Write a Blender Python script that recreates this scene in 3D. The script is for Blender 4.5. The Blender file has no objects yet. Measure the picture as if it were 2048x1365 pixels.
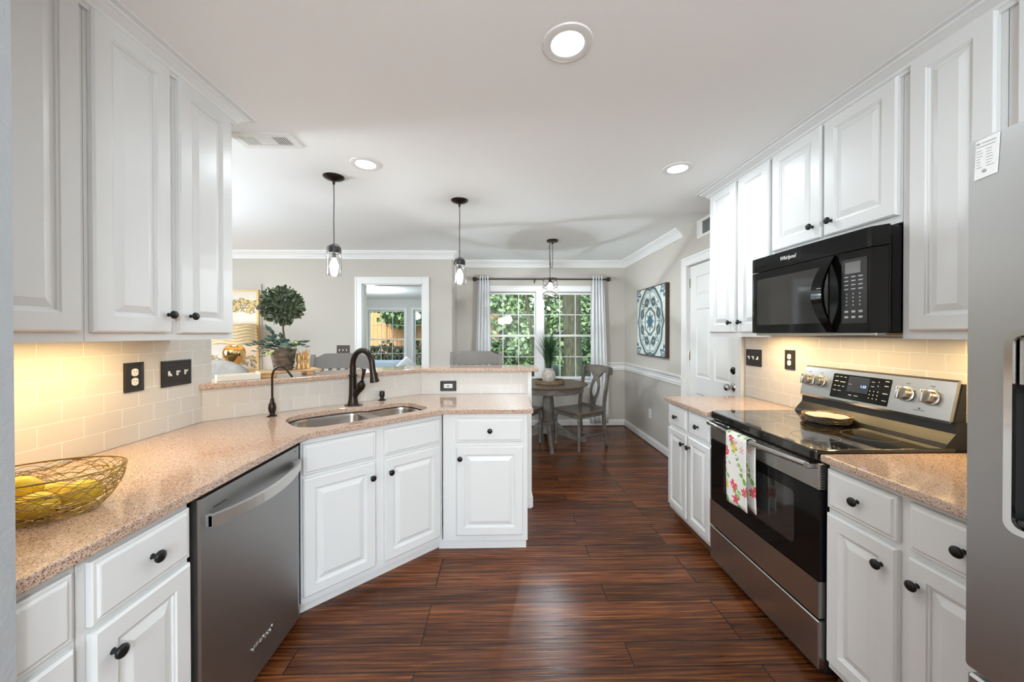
import bpy, bmesh, math, random
from math import pi, sin, cos, radians, sqrt, atan2
from mathutils import Vector, Matrix
R = random.Random(7)
S = bpy.context.scene
C = S.collection

# ------------------------------------------------------------------ camera, world, sun, exposure
cam_d = bpy.data.cameras.new('camera'); cam = bpy.data.objects.new('camera', cam_d); C.objects.link(cam)
cam_d.sensor_width = 36.0; cam_d.lens = 36.0 * 736.66 / 2048.0
cam_d.shift_x = (1024 - 1014.6) / 2048.0; cam_d.shift_y = (672.45 - 682.5) / 2048.0
cam_d.clip_start = 0.05; cam_d.clip_end = 200
cam.location = (0, 0, 1.3926)
cam.rotation_euler = (Matrix.Rotation(-0.0223, 3, 'Z') @ Matrix.Rotation(pi/2 - 0.0063, 3, 'X') @ Matrix.Rotation(-0.001, 3, 'Z')).to_euler()
S.camera = cam
S.view_settings.view_transform = 'Standard'; S.view_settings.look = 'None'
S.view_settings.exposure = 0.74; S.view_settings.gamma = 1.0; S.view_settings.use_curve_mapping = False
S.cycles.use_denoising = True
S.cycles.max_bounces = 10; S.cycles.diffuse_bounces = 5; S.cycles.transparent_max_bounces = 12
S.cycles.sample_clamp_indirect = 6.0
W = bpy.data.worlds.new('sky'); S.world = W; W.use_nodes = True
bg = W.node_tree.nodes['Background']
sky = W.node_tree.nodes.new('ShaderNodeTexSky'); sky.sky_type = 'NISHITA'; sky.sun_disc = False
sky.sun_elevation = radians(50); sky.air_density = 1.0; sky.dust_density = 3.0; sky.sun_rotation = radians(200)
W.node_tree.links.new(sky.outputs[0], bg.inputs[0]); bg.inputs[1].default_value = 0.30
def light(name, kind, loc, power, color=(1, 1, 1), size=0.1, size_y=None, rot=(0, 0, 0), spread=None):
    d = bpy.data.lights.new(name, kind); d.energy = power; d.color = color
    if kind == 'AREA':
        d.shape = 'RECTANGLE' if size_y else 'DISK'; d.size = size
        if size_y: d.size_y = size_y
        if spread: d.spread = spread
    elif kind in ('POINT', 'SPOT'): d.shadow_soft_size = size
    o = bpy.data.objects.new(name, d); C.objects.link(o); o.location = loc; o.rotation_euler = rot
    return o
sun = light('sun', 'SUN', (0, 8, 10), 2.6, (1, .96, .88), rot=(radians(38), radians(-20), 0)); sun.data.angle = radians(2)
# area lamps added at unseen window openings, standing in for daylight
DAY = (0.76, 0.89, 1.0)
COOL = (0.83, 0.935, 1.0)
light('rear_daylight_fill', 'AREA', (0.1, -3.3, 1.45), 40, DAY, 3.0, 1.7, (radians(90), 0, 0))
light('living_daylight_fill', 'AREA', (-5.85, 2.6, 1.45), 42, DAY, 2.4, 1.6, (0, radians(-90), 0))

# ------------------------------------------------------------------ materials
def new_mat(name):
    m = bpy.data.materials.new(name); m.use_nodes = True
    return m, m.node_tree, m.node_tree.nodes['Principled BSDF']
def mat(name, col, rough=0.5, metal=0.0, spec=None, coat=0.0, bump=None, emit=None, var=None, trans=0, alpha=1):
    m, nt, b = new_mat(name)
    b.inputs['Base Color'].default_value = (*col, 1); b.inputs['Roughness'].default_value = rough
    b.inputs['Metallic'].default_value = metal
    if spec is not None: b.inputs['Specular IOR Level'].default_value = spec
    if coat: b.inputs['Coat Weight'].default_value = coat; b.inputs['Coat Roughness'].default_value = 0.08
    if emit: b.inputs['Emission Color'].default_value = (*emit[0], 1); b.inputs['Emission Strength'].default_value = emit[1]
    if trans: b.inputs['Transmission Weight'].default_value = trans
    if bump or var:
        tc = nt.nodes.new('ShaderNodeTexCoord')
    if bump:
        sc, st, dist = bump[:3]
        n = nt.nodes.new('ShaderNodeTexNoise'); n.inputs['Scale'].default_value = sc; n.inputs['Detail'].default_value = 3
        mp = nt.nodes.new('ShaderNodeMapping'); nt.links.new(tc.outputs['Object'], mp.inputs[0]); nt.links.new(mp.outputs[0], n.inputs['Vector'])
        if len(bump) > 3: mp.inputs['Scale'].default_value = bump[3]
        bp = nt.nodes.new('ShaderNodeBump'); bp.inputs['Strength'].default_value = st; bp.inputs['Distance'].default_value = dist
        nt.links.new(n.outputs[0], bp.inputs['Height']); nt.links.new(bp.outputs[0], b.inputs['Normal'])
    if var:
        c2, sc = var[:2]
        n2 = nt.nodes.new('ShaderNodeTexNoise'); n2.inputs['Scale'].default_value = sc; n2.inputs['Detail'].default_value = 5
        mp2 = nt.nodes.new('ShaderNodeMapping'); nt.links.new(tc.outputs['Object'], mp2.inputs[0]); nt.links.new(mp2.outputs[0], n2.inputs['Vector'])
        if len(var) > 2: mp2.inputs['Scale'].default_value = var[2]
        cr = nt.nodes.new('ShaderNodeValToRGB'); cr.color_ramp.elements[0].position = .38; cr.color_ramp.elements[1].position = .62
        cr.color_ramp.elements[0].color = (*col, 1); cr.color_ramp.elements[1].color = (*c2, 1)
        nt.links.new(n2.outputs[0], cr.inputs[0]); nt.links.new(cr.outputs[0], b.inputs['Base Color'])
    return m
def nd(nt, t, **kw):
    n = nt.nodes.new(t)
    for k, v in kw.items(): setattr(n, k, v)
    return n
def setin(n, **kw):
    for k, v in kw.items(): n.inputs[k.replace('_', ' ')].default_value = v

M = {}
M['white'] = mat('cabinet_paint', (.755, .757, .752), .38, bump=(60, .05, .002, (1, 1, .15)))
M['trim'] = mat('trim_paint', (.80, .79, .765), .4)
M['ceiling'] = mat('ceiling_paint', (.90, .90, .89), .9, bump=(160, .12, .002))
M['beige'] = mat('beige_wall_paint', (.525, .485, .43), .8, bump=(220, .15, .0015))
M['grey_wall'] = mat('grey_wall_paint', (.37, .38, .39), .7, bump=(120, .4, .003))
M['paper'] = mat('paper_white', (.8, .8, .8), .7)
M['black_gloss'] = mat('black_gloss', (.005, .005, .005), .07, spec=.28)
M['cooktop'] = mat('cooktop_glass', (.006, .006, .006), .04, spec=.6, coat=.9)
M['black'] = mat('black_satin', (.012, .012, .012), .35)
M['screen'] = mat('microwave_window', (.022, .021, .02), .05, spec=.6, coat=.4)
M['bronze'] = mat('oil_rubbed_bronze', (.035, .026, .021), .28, .75)
M['plate'] = mat('bronze_wall_plate', (.03, .027, .025), .38, .3)
M['knob'] = mat('dark_knob', (.018, .018, .018), .3, .5)
M['toggle'] = mat('white_plastic', (.8, .8, .78), .35)
M['ink'] = mat('ink_grey', (.12, .12, .12), .6)
M['legend'] = mat('button_legend', (.5, .5, .5), .5)
M['chrome'] = mat('chrome', (.7, .68, .65), .12, 1)
M['nickel'] = mat('satin_nickel', (.5, .48, .45), .25, 1)
M['gold'] = mat('gold_wire', (.42, .31, .11), .32, .85)
M['gold_gloss'] = mat('gold_ceramic', (.72, .50, .22), .12, 1)
M['lemon'] = mat('lemon_skin', (.84, .58, .02), .4, bump=(180, .4, .0015), var=((.74, .46, .01), 14))
M['leaf'] = mat('topiary_leaf', (.03, .05, .025), .42, var=((.17, .20, .12), 55))
M['euc'] = mat('eucalyptus_leaf', (.035, .075, .055), .5, var=((.17, .27, .21), 22))
M['berry'] = mat('pale_berry', (.55, .62, .25), .35)
M['stem'] = mat('stem_brown', (.12, .08, .05), .7)
M['pot'] = mat('rusty_pot', (.10, .07, .055), .55, .3, var=((.24, .18, .14), 12, (1, 1, 4)), bump=(40, .4, .003))
M['wood_light'] = mat('light_wood', (.62, .40, .20), .5, var=((.50, .30, .14), 20, (1, 8, 8)))
M['wood_gold'] = mat('golden_wood', (.70, .42, .16), .3, .25)
M['cream'] = mat('cream_paint', (.78, .74, .66), .5)
M['sofa'] = mat('grey_velvet', (.25, .225, .20), .9, var=((.34, .31, .28), 8), bump=(30, .4, .01))
M['blue_grey'] = mat('blue_grey_fabric', (.42, .47, .52), .9)
M['shade'] = mat('lamp_shade', (.62, .49, .30), .85, emit=((1, .78, .45), .12), bump=(9, 1, .03, (.6, .6, 7)))
M['chair_paint'] = mat('taupe_chair_paint', (.105, .09, .072), .45, var=((.165, .145, .12), 12))
M['table_top'] = mat('weathered_table_wood', (.16, .085, .045), .32, var=((.09, .055, .035), 6, (1, 9, 1)))
M['stool_paint'] = mat('grey_stool_paint', (.17, .155, .14), .45)
M['frame_brown'] = mat('dark_brown_frame', (.06, .03, .02), .5)
M['rod'] = mat('curtain_rod_bronze', (.05, .035, .03), .35, .6)
M['vase'] = mat('stone_vase', (.60, .56, .49), .7, var=((.42, .38, .32), 25), bump=(50, .5, .004))
M['grass'] = mat('ornamental_grass', (.012, .040, .016), .5, var=((.03, .085, .035), 20))
M['rattan'] = mat('rattan', (.10, .065, .035), .7, var=((.32, .23, .13), 90))
M['bulb'] = mat('bulb_glow', (1, .9, .7), .3, emit=((1, .93, .82), 22))
M['diffuser'] = mat('downlight_diffuser', (1, 1, 1), .5, emit=((1, .98, .95), 7))
M['blue_digit'] = mat('blue_digits', (.1, .2, .8), .4, emit=((.25, .42, 1), 2.2))
M['vent_dark'] = mat('vent_cavity', (.10, .10, .10), .8)
M['lawn'] = mat('lawn_grass', (.10, .22, .05), .9, var=((.17, .30, .08), 3))
M['fence'] = mat('cedar_fence', (.62, .36, .16), .8, var=((.48, .27, .12), 5, (8, 1, 1)))
M['trunk'] = mat('tree_bark', (.045, .05, .03), .9, var=((.10, .105, .065), 9, (4, 4, .6)), bump=(18, 1, .03, (3, 3, .5)))
M['foliage'] = mat('tree_foliage', (.09, .17, .07), .6, var=((.27, .39, .19), 5))
M['foliage2'] = mat('shrub_foliage', (.045, .095, .04), .6, var=((.16, .25, .12), 6))
M['dark_foliage'] = mat('dark_shrub_foliage', (.015, .03, .012), .6, var=((.05, .08, .03), 6))
M['deck'] = mat('dark_deck_paint', (.03, .035, .03), .6)
M['patio'] = mat('patio_dark_fabric', (.04, .045, .05), .8)
M['pool'] = mat('pale_blue_cover', (.42, .55, .66), .6)
M['plate_white'] = mat('plate_glaze', (.78, .75, .70), .25)
M['plate_rim'] = mat('plate_gold_rim', (.35, .20, .07), .25, .6, var=((.75, .58, .35), 60))
M['towel'] = None

def stainless(name, col=(.50, .49, .475), rough=.27, axis='z'):
    m, nt, b = new_mat(name)
    tc = nd(nt, 'ShaderNodeTexCoord'); mp = nd(nt, 'ShaderNodeMapping')
    mp.inputs['Scale'].default_value = (3, 3, 260) if axis == 'z' else (260, 260, 3)
    n = nd(nt, 'ShaderNodeTexNoise'); setin(n, Scale=4.0, Detail=3.0)
    nt.links.new(tc.outputs['Object'], mp.inputs[0]); nt.links.new(mp.outputs[0], n.inputs['Vector'])
    bp = nd(nt, 'ShaderNodeBump'); setin(bp, Strength=.12, Distance=.0008)
    nt.links.new(n.outputs[0], bp.inputs['Height']); nt.links.new(bp.outputs[0], b.inputs['Normal'])
    setin(b, Base_Color=(*col, 1), Metallic=1.0, Roughness=rough)
    return m
M['steel'] = stainless('brushed_stainless')
M['steel_dark'] = stainless('dark_stainless', (.36, .36, .355), .40)
M['fridge_steel'] = stainless('fridge_stainless', (.40, .395, .385), .36)
M['sink'] = stainless('sink_stainless', (.46, .44, .42), .22, 'x')

def glass(name, tint=(1, 1, 1), base=.05, rough=.0, k=.6):
    m = bpy.data.materials.new(name); m.use_nodes = True; nt = m.node_tree
    for n in list(nt.nodes):
        if n.type == 'BSDF_PRINCIPLED': nt.nodes.remove(n)
    out = [n for n in nt.nodes if n.type == 'OUTPUT_MATERIAL'][0]
    tr = nd(nt, 'ShaderNodeBsdfTransparent'); gl = nd(nt, 'ShaderNodeBsdfGlossy'); mx = nd(nt, 'ShaderNodeMixShader'); lw = nd(nt, 'ShaderNodeLayerWeight')
    ma = nd(nt, 'ShaderNodeMath', operation='MULTIPLY_ADD'); ma.inputs[1].default_value = k; ma.inputs[2].default_value = base
    lw.inputs[0].default_value = .3; nt.links.new(lw.outputs['Facing'], ma.inputs[0]); nt.links.new(ma.outputs[0], mx.inputs[0])
    tr.inputs[0].default_value = (*tint, 1); gl.inputs['Roughness'].default_value = rough
    nt.links.new(tr.outputs[0], mx.inputs[1]); nt.links.new(gl.outputs[0], mx.inputs[2]); nt.links.new(mx.outputs[0], out.inputs[0])
    return m
M['glass'] = glass('window_glass', (.97, .985, .98), .01, 0, .10)
M['jar'] = glass('jar_glass', (.93, .93, .92), .05, .03, .6)

def counter_mat():
    m, nt, b = new_mat('speckled_quartz'); tc = nd(nt, 'ShaderNodeTexCoord')
    v = nd(nt, 'ShaderNodeTexVoronoi'); setin(v, Scale=430.0); nt.links.new(tc.outputs['Object'], v.inputs['Vector'])
    sp = nd(nt, 'ShaderNodeSeparateColor'); nt.links.new(v.outputs['Color'], sp.inputs[0])
    cr = nd(nt, 'ShaderNodeValToRGB'); e = cr.color_ramp
    e.elements[0].position = 0; e.elements[0].color = (.13, .075, .055, 1); e.elements[1].position = 1; e.elements[1].color = (.68, .54, .45, 1)
    for p, c in ((.13, (.22, .125, .09)), (.2, (.48, .32, .23)), (.55, (.56, .385, .285)), (.8, (.62, .46, .36))):
        q = e.elements.new(p); q.color = (*c, 1)
    n = nd(nt, 'ShaderNodeTexNoise'); setin(n, Scale=130.0, Detail=4.0); nt.links.new(tc.outputs['Object'], n.inputs['Vector'])
    mx = nd(nt, 'ShaderNodeMath', operation='MULTIPLY_ADD'); mx.inputs[1].default_value = .45; mx.inputs[2].default_value = -.22
    ad = nd(nt, 'ShaderNodeMath', operation='ADD'); nt.links.new(n.outputs[0], mx.inputs[0]); nt.links.new(mx.outputs[0], ad.inputs[0]); nt.links.new(sp.outputs[0], ad.inputs[1])
    nt.links.new(ad.outputs[0], cr.inputs[0]); nt.links.new(cr.outputs[0], b.inputs['Base Color'])
    setin(b, Roughness=.13, Specular_IOR_Level=.5, Coat_Weight=.3, Coat_Roughness=.05)
    return m
M['counter'] = counter_mat()

def floor_mat():
    m, nt, b = new_mat('bamboo_plank_floor'); tc = nd(nt, 'ShaderNodeTexCoord')
    mp = nd(nt, 'ShaderNodeMapping'); mp.inputs['Location'].default_value = (.35, -1.5155, 0); nt.links.new(tc.outputs['Object'], mp.inputs[0])
    br = nd(nt, 'ShaderNodeTexBrick'); br.offset = .37; br.offset_frequency = 3
    setin(br, Scale=1.0, Mortar_Size=.0024, Mortar_Smooth=.1, Bias=0.0, Brick_Width=1.45, Row_Height=.1265)
    br.inputs['Color1'].default_value = (0, 0, 0, 1); br.inputs['Color2'].default_value = (1, 1, 1, 1); br.inputs['Mortar'].default_value = (.5, .5, .5, 1)
    nt.links.new(mp.outputs[0], br.inputs['Vector'])
    # streaks along the boards, shifted per board
    m2 = nd(nt, 'ShaderNodeMapping'); m2.inputs['Scale'].default_value = (3.0, 88, 1)
    sc = nd(nt, 'ShaderNodeVectorMath', operation='SCALE'); sc.inputs['Scale'].default_value = 7.0
    ad = nd(nt, 'ShaderNodeVectorMath', operation='ADD')
    nt.links.new(br.outputs['Color'], sc.inputs[0]); nt.links.new(tc.outputs['Object'], ad.inputs[0]); nt.links.new(sc.outputs[0], ad.inputs[1]); nt.links.new(ad.outputs[0], m2.inputs[0])
    n = nd(nt, 'ShaderNodeTexNoise'); setin(n, Scale=1.0, Detail=6.0, Roughness=.62, Distortion=.35); nt.links.new(m2.outputs[0], n.inputs['Vector'])
    cr = nd(nt, 'ShaderNodeValToRGB'); e = cr.color_ramp
    e.elements[0].position = .28; e.elements[0].color = (.016, .005, .002, 1); e.elements[1].position = .74; e.elements[1].color = (.33, .125, .034, 1)
    q = e.elements.new(.42); q.color = (.075, .021, .007, 1); q = e.elements.new(.56); q.color = (.15, .045, .013, 1)
    nt.links.new(n.outputs[0], cr.inputs[0])
    hs = nd(nt, 'ShaderNodeHueSaturation'); sp = nd(nt, 'ShaderNodeSeparateColor'); nt.links.new(br.outputs['Color'], sp.inputs[0])
    ma = nd(nt, 'ShaderNodeMath', operation='MULTIPLY_ADD'); ma.inputs[1].default_value = .75; ma.inputs[2].default_value = .62
    nt.links.new(sp.outputs[0], ma.inputs[0]); nt.links.new(ma.outputs[0], hs.inputs['Value']); nt.links.new(cr.outputs[0], hs.inputs['Color'])
    mx = nd(nt, 'ShaderNodeMix', data_type='RGBA'); nt.links.new(br.outputs['Fac'], mx.inputs[0]); nt.links.new(hs.outputs[0], mx.inputs[6]); mx.inputs[7].default_value = (.012, .006, .004, 1)
    nt.links.new(mx.outputs[2], b.inputs['Base Color'])
    sb = nd(nt, 'ShaderNodeMath', operation='MULTIPLY_ADD'); sb.inputs[1].default_value = -2.5; nt.links.new(br.outputs['Fac'], sb.inputs[0]); nt.links.new(n.outputs[0], sb.inputs[2])
    bp = nd(nt, 'ShaderNodeBump'); setin(bp, Strength=.5, Distance=.0022); nt.links.new(sb.outputs[0], bp.inputs['Height']); nt.links.new(bp.outputs[0], b.inputs['Normal'])
    setin(b, Roughness=.22, Specular_IOR_Level=.33)
    return m
M['floor'] = floor_mat()

def tile_mat(name, loc, wid=.145, row=.0778, col=(.63, .60, .555)):
    m, nt, b = new_mat(name); tc = nd(nt, 'ShaderNodeTexCoord'); mp = nd(nt, 'ShaderNodeMapping'); mp.inputs['Location'].default_value = loc
    sx = nd(nt, 'ShaderNodeSeparateXYZ'); cx = nd(nt, 'ShaderNodeCombineXYZ')
    nt.links.new(tc.outputs['Object'], sx.inputs[0]); nt.links.new(sx.outputs[0], cx.inputs[0]); nt.links.new(sx.outputs[2], cx.inputs[1]); nt.links.new(cx.outputs[0], mp.inputs[0])
    br = nd(nt, 'ShaderNodeTexBrick'); br.offset = .5
    setin(br, Scale=1.0, Mortar_Size=.0017, Mortar_Smooth=.2, Brick_Width=wid, Row_Height=row)
    br.inputs['Color1'].default_value = (*col, 1); br.inputs['Color2'].default_value = (col[0]*.97, col[1]*.97, col[2]*.965, 1); br.inputs['Mortar'].default_value = (.88, .87, .85, 1)
    nt.links.new(mp.outputs[0], br.inputs['Vector']); nt.links.new(br.outputs['Color'], b.inputs['Base Color'])
    iv = nd(nt, 'ShaderNodeMath', operation='SUBTRACT'); iv.inputs[0].default_value = 1; nt.links.new(br.outputs['Fac'], iv.inputs[1])
    bp = nd(nt, 'ShaderNodeBump'); setin(bp, Strength=1.0, Distance=.003); nt.links.new(iv.outputs[0], bp.inputs['Height']); nt.links.new(bp.outputs[0], b.inputs['Normal'])
    setin(b, Roughness=.14, Specular_IOR_Level=.5)
    return m

class X:
    """tiny expression helper that writes Math nodes"""
    nt = None
    def __init__(s, o): s.o = o
    @staticmethod
    def op(f, *a):
        n = X.nt.nodes.new('ShaderNodeMath'); n.operation = f
        for i, v in enumerate(a):
            if isinstance(v, X): X.nt.links.new(v.o, n.inputs[i])
            else: n.inputs[i].default_value = v
        return X(n.outputs[0])
    def __add__(s, b): return X.op('ADD', s, b)
    def __radd__(s, b): return X.op('ADD', s, b)
    def __sub__(s, b): return X.op('SUBTRACT', s, b)
    def __rsub__(s, b): return X.op('SUBTRACT', b, s)
    def __mul__(s, b): return X.op('MULTIPLY', s, b)
    def __rmul__(s, b): return X.op('MULTIPLY', s, b)
    def __truediv__(s, b): return X.op('DIVIDE', s, b)
    def abs(s): return X.op('ABSOLUTE', s)
    def lt(s, b): return X.op('LESS_THAN', s, b)
    def gt(s, b): return X.op('GREATER_THAN', s, b)
    def sin(s): return X.op('SINE', s)
    def sqrt(s): return X.op('SQRT', s)
    def max(s, b): return X.op('MAXIMUM', s, b)
    def min(s, b): return X.op('MINIMUM', s, b)
    def band(s, c, w): return (s - c).abs().lt(w)
def mixc(nt, fac, a, b):
    n = nt.nodes.new('ShaderNodeMix'); n.data_type = 'RGBA'
    nt.links.new(fac.o, n.inputs[0])
    for i, v in ((6, a), (7, b)):
        if isinstance(v, tuple): n.inputs[i].default_value = (*v, 1)
        else: nt.links.new(v, n.inputs[i])
    return n.outputs[2]
def medallion_mat(w, h):
    m, nt, b = new_mat('medallion_tile_print'); X.nt = nt
    tc = nd(nt, 'ShaderNodeTexCoord'); s = nd(nt, 'ShaderNodeSeparateXYZ'); nt.links.new(tc.outputs['Object'], s.inputs[0])
    x = X(s.outputs[0]).abs() / (w/2); y = X(s.outputs[2]).abs() / (h/2)     # 0..1 from the middle
    r = (x*x + y*y).sqrt(); th = X.op('ARCTAN2', y, x)
    cream = (.68, .72, .66); teal = (.045, .13, .20); grey = (.20, .27, .26); dark = (.03, .045, .05)
    nz = nd(nt, 'ShaderNodeTexNoise'); setin(nz, Scale=9.0, Detail=4.0); nt.links.new(tc.outputs['Object'], nz.inputs['Vector']); nzx = X(nz.outputs[0])
    rw = r + (th*8).sin()*.02
    col = mixc(nt, nzx.gt(.56), cream, (.58, .64, .60))
    # outer lobed frame
    lob = r + (th*4).sin()*.06 + (th*8).sin()*.03
    col = mixc(nt, lob.band(.93, .055), col, grey); col = mixc(nt, lob.band(.93, .018), col, dark); col = mixc(nt, lob.band(.83, .012), col, teal)
    # corners
    cx = (x-1)*(x-1); cy = (y-1)*(y-1); rc = (cx+cy).sqrt() + (X.op('ARCTAN2', 1-y, 1-x)*8).sin()*.06
    col = mixc(nt, rc.lt(.30), col, teal); col = mixc(nt, rc.band(.17, .03), col, cream); col = mixc(nt, rc.lt(.07), col, grey)
    # acanthus leaves: petals at 4 axes and 4 diagonals
    leaf = ((th*4).sin()).abs(); d1 = (r-.62).abs() + (1-leaf)*.22
    col = mixc(nt, d1.lt(.16), col, grey); col = mixc(nt, d1.lt(.10), col, dark); col = mixc(nt, d1.lt(.05), col, grey)
    d2 = (r-.66).abs() + leaf*.30
    col = mixc(nt, d2.lt(.17), col, teal); col = mixc(nt, d2.lt(.12), col, cream); col = mixc(nt, d2.lt(.06), col, dark)
    # centre rosette
    col = mixc(nt, rw.lt(.41), col, dark); col = mixc(nt, rw.lt(.38), col, grey); col = mixc(nt, r.lt(.33), col, cream)
    pet = ((th*4+pi/2).sin()).abs()
    col = mixc(nt, ((r-.20).abs() + (1-pet)*.16).lt(.09), col, grey); col = mixc(nt, ((r-.1).abs() + (1-((th*4).sin()).abs())*.05).lt(.085), col, teal)
    col = mixc(nt, r.lt(.06), col, teal)
    nt.links.new(col, b.inputs['Base Color']); setin(b, Roughness=.45)
    return m
def abstract_mat():
    m, nt, b = new_mat('abstract_gold_print'); tc = nd(nt, 'ShaderNodeTexCoord'); X.nt = nt
    s = nd(nt, 'ShaderNodeSeparateXYZ'); nt.links.new(tc.outputs['Object'], s.inputs[0])
    n = nd(nt, 'ShaderNodeTexNoise'); setin(n, Scale=2.3, Detail=3.0); nt.links.new(tc.outputs['Object'], n.inputs['Vector'])
    n2 = nd(nt, 'ShaderNodeTexNoise'); setin(n2, Scale=22.0, Detail=6.0); nt.links.new(tc.outputs['Object'], n2.inputs['Vector'])
    z = X(s.outputs[2]) + X(n.outputs[0])*.35; f = X(n2.outputs[0])
    band1 = z.band(1.02, .10) ; band2 = z.band(.64, .06); band3 = z.band(.28, .07)
    msk = band1.max(band2).max(band3)*f.gt(.47)
    col = mixc(nt, msk, (.62, .56, .48), (.20, .14, .07)); col = mixc(nt, (msk*f.gt(.56)), col, (.50, .38, .14))
    nt.links.new(col, b.inputs['Base Color']); setin(b, Roughness=.4)
    return m
def towel_mat():
    m, nt, b = new_mat('floral_towel'); tc = nd(nt, 'ShaderNodeTexCoord'); X.nt = nt
    mp = nd(nt, 'ShaderNodeMapping'); nt.links.new(tc.outputs['Object'], mp.inputs[0])
    def flowers(scale, rad, seed, cols, base, pet=5, amp=.3):
        v = nd(nt, 'ShaderNodeTexVoronoi'); setin(v, Scale=scale); m1 = nd(nt, 'ShaderNodeMapping'); m1.inputs['Location'].default_value = (0, seed, seed*.7); m1.inputs['Scale'].default_value = (0, 1, 1)
        nt.links.new(mp.outputs[0], m1.inputs[0]); nt.links.new(m1.outputs[0], v.inputs['Vector'])
        sub = nd(nt, 'ShaderNodeVectorMath', operation='SUBTRACT'); sc = nd(nt, 'ShaderNodeVectorMath', operation='SCALE'); sc.inputs['Scale'].default_value = 1.0
        nt.links.new(m1.outputs[0], sub.inputs[0]); nt.links.new(v.outputs['Position'], sub.inputs[1])
        sx = nd(nt, 'ShaderNodeSeparateXYZ'); nt.links.new(sub.outputs[0], sx.inputs[0]); th = X.op('ARCTAN2', X(sx.outputs[2]), X(sx.outputs[1]))
        sc2 = nd(nt, 'ShaderNodeSeparateColor'); nt.links.new(v.outputs['Color'], sc2.inputs[0]); hue = X(sc2.outputs[0]); rad2 = X(sc2.outputs[1])*rad*.6 + rad*.55
        d = X(v.outputs['Distance']); msk = d.lt(rad2*(1 + (th*pet).sin()*amp))
        col = base
        for i, c in enumerate(cols):
            sel = msk*hue.gt(i/len(cols)); col = mixc(nt, sel, col, c)
        col = mixc(nt, msk*d.lt(rad*.22), col, (.75, .55, .1))
        return col
    col = flowers(15, .34, .31, [(.22, .40, .08), (.16, .34, .07), (.30, .45, .15)], (.80, .78, .74), 2, .75)
    col = flowers(19, .42, 3.3, [(.70, .07, .12), (.80, .55, .08), (.10, .13, .40), (.78, .20, .22), (.80, .78, .74), (.80, .78, .74)], col, 5, .35)
    nt.links.new(col, b.inputs['Base Color']); setin(b, Roughness=.85)
    return m

# ------------------------------------------------------------------ mesh helpers
def nb(): return bmesh.new()
def bx(bm, lo, hi, bev=0.0, seg=1, mtx=None):
    vs = [bm.verts.new((x, y, z)) for x in (lo[0], hi[0]) for y in (lo[1], hi[1]) for z in (lo[2], hi[2])]
    fs = [bm.faces.new([vs[i] for i in q]) for q in ((0, 1, 3, 2), (4, 6, 7, 5), (0, 4, 5, 1), (2, 3, 7, 6), (0, 2, 6, 4), (1, 5, 7, 3))]
    geom = vs
    if bev:
        es = list({e for f in fs for e in f.edges})
        r = bmesh.ops.bevel(bm, geom=es, offset=bev, segments=seg, affect='EDGES', profile=.5)
        geom = list({v for f in r['faces'] for v in f.verts} | {v for v in vs if v.is_valid})
    if mtx is not None: bmesh.ops.transform(bm, matrix=mtx, verts=geom)
    return geom
def loft(bm, rings, cap0=True, cap1=True, closed=True):
    vv = [[bm.verts.new(p) for p in r] for r in rings]; n = len(vv[0])
    for a, b in zip(vv, vv[1:]):
        for i in range(n if closed else n-1):
            j = (i+1) % n
            try: bm.faces.new((a[i], a[j], b[j], b[i]))
            except ValueError: pass
    if cap0: bm.faces.new(list(reversed(vv[0])))
    if cap1: bm.faces.new(vv[-1])
    return [v for r in vv for v in r]
def lathe(bm, prof, seg=24, mtx=None, cap=True, sx=1, sy=1):
    rings = [[(r*cos(2*pi*i/seg)*sx, r*sin(2*pi*i/seg)*sy, z) for i in range(seg)] for r, z in prof]
    vs = loft(bm, rings, cap, cap)
    if mtx is not None: bmesh.ops.transform(bm, matrix=mtx, verts=vs)
    return vs
def tube(bm, pts, r, seg=8, closed=False, cap=True):
    P = [Vector(p) for p in pts]; n = len(P); rr = r if hasattr(r, '__len__') else [r]*n
    up = Vector((0, 0, 1)); rings = []
    for i in range(n):
        if closed: t = P[(i+1) % n] - P[i-1]
        else: t = P[min(i+1, n-1)] - P[max(i-1, 0)]
        t.normalize()
        if i == 0:
            a = up.cross(t)
            if a.length < .1: a = Vector((1, 0, 0)).cross(t)
            a.normalize()
        else:
            a = (a - t*a.dot(t)); a.normalize()
        b = t.cross(a)
        rings.append([P[i] + a*(rr[i]*cos(2*pi*k/seg)) + b*(rr[i]*sin(2*pi*k/seg)) for k in range(seg)])
    if closed: rings.append(rings[0]); return loft(bm, rings, False, False)
    return loft(bm, rings, cap, cap)
def prism(bm, poly, z0, z1, holes=(), bev=0):
    """polygon (x, y) extruded z0..z1, with optional hole loops"""
    loops = [poly, *holes]; tops = []; 
    for z in (z1, z0):
        edges = []
        vl = []
        for lp in loops:
            vs = [bm.verts.new((p[0], p[1], z)) for p in lp]; vl.append(vs)
            for i in range(len(vs)): edges.append(bm.edges.new((vs[i], vs[(i+1) % len(vs)])))
        if holes: bmesh.ops.triangle_fill(bm, use_beauty=True, use_dissolve=False, edges=edges)
        else: bm.faces.new(vl[0])
        tops.append(vl)
    for a, b in zip(tops[0], tops[1]):
        for i in range(len(a)):
            j = (i+1) % len(a); bm.faces.new((a[i], b[i], b[j], a[j]))
def rrect(x0, y0, x1, y1, r, n=5):
    o = []
    for cx, cy, a0 in ((x1-r, y1-r, 0), (x0+r, y1-r, 90), (x0+r, y0+r, 180), (x1-r, y0+r, 270)):
        for k in range(n+1):
            a = radians(a0 + 90*k/n); o.append((cx + r*cos(a), cy + r*sin(a)))
    return o
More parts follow.
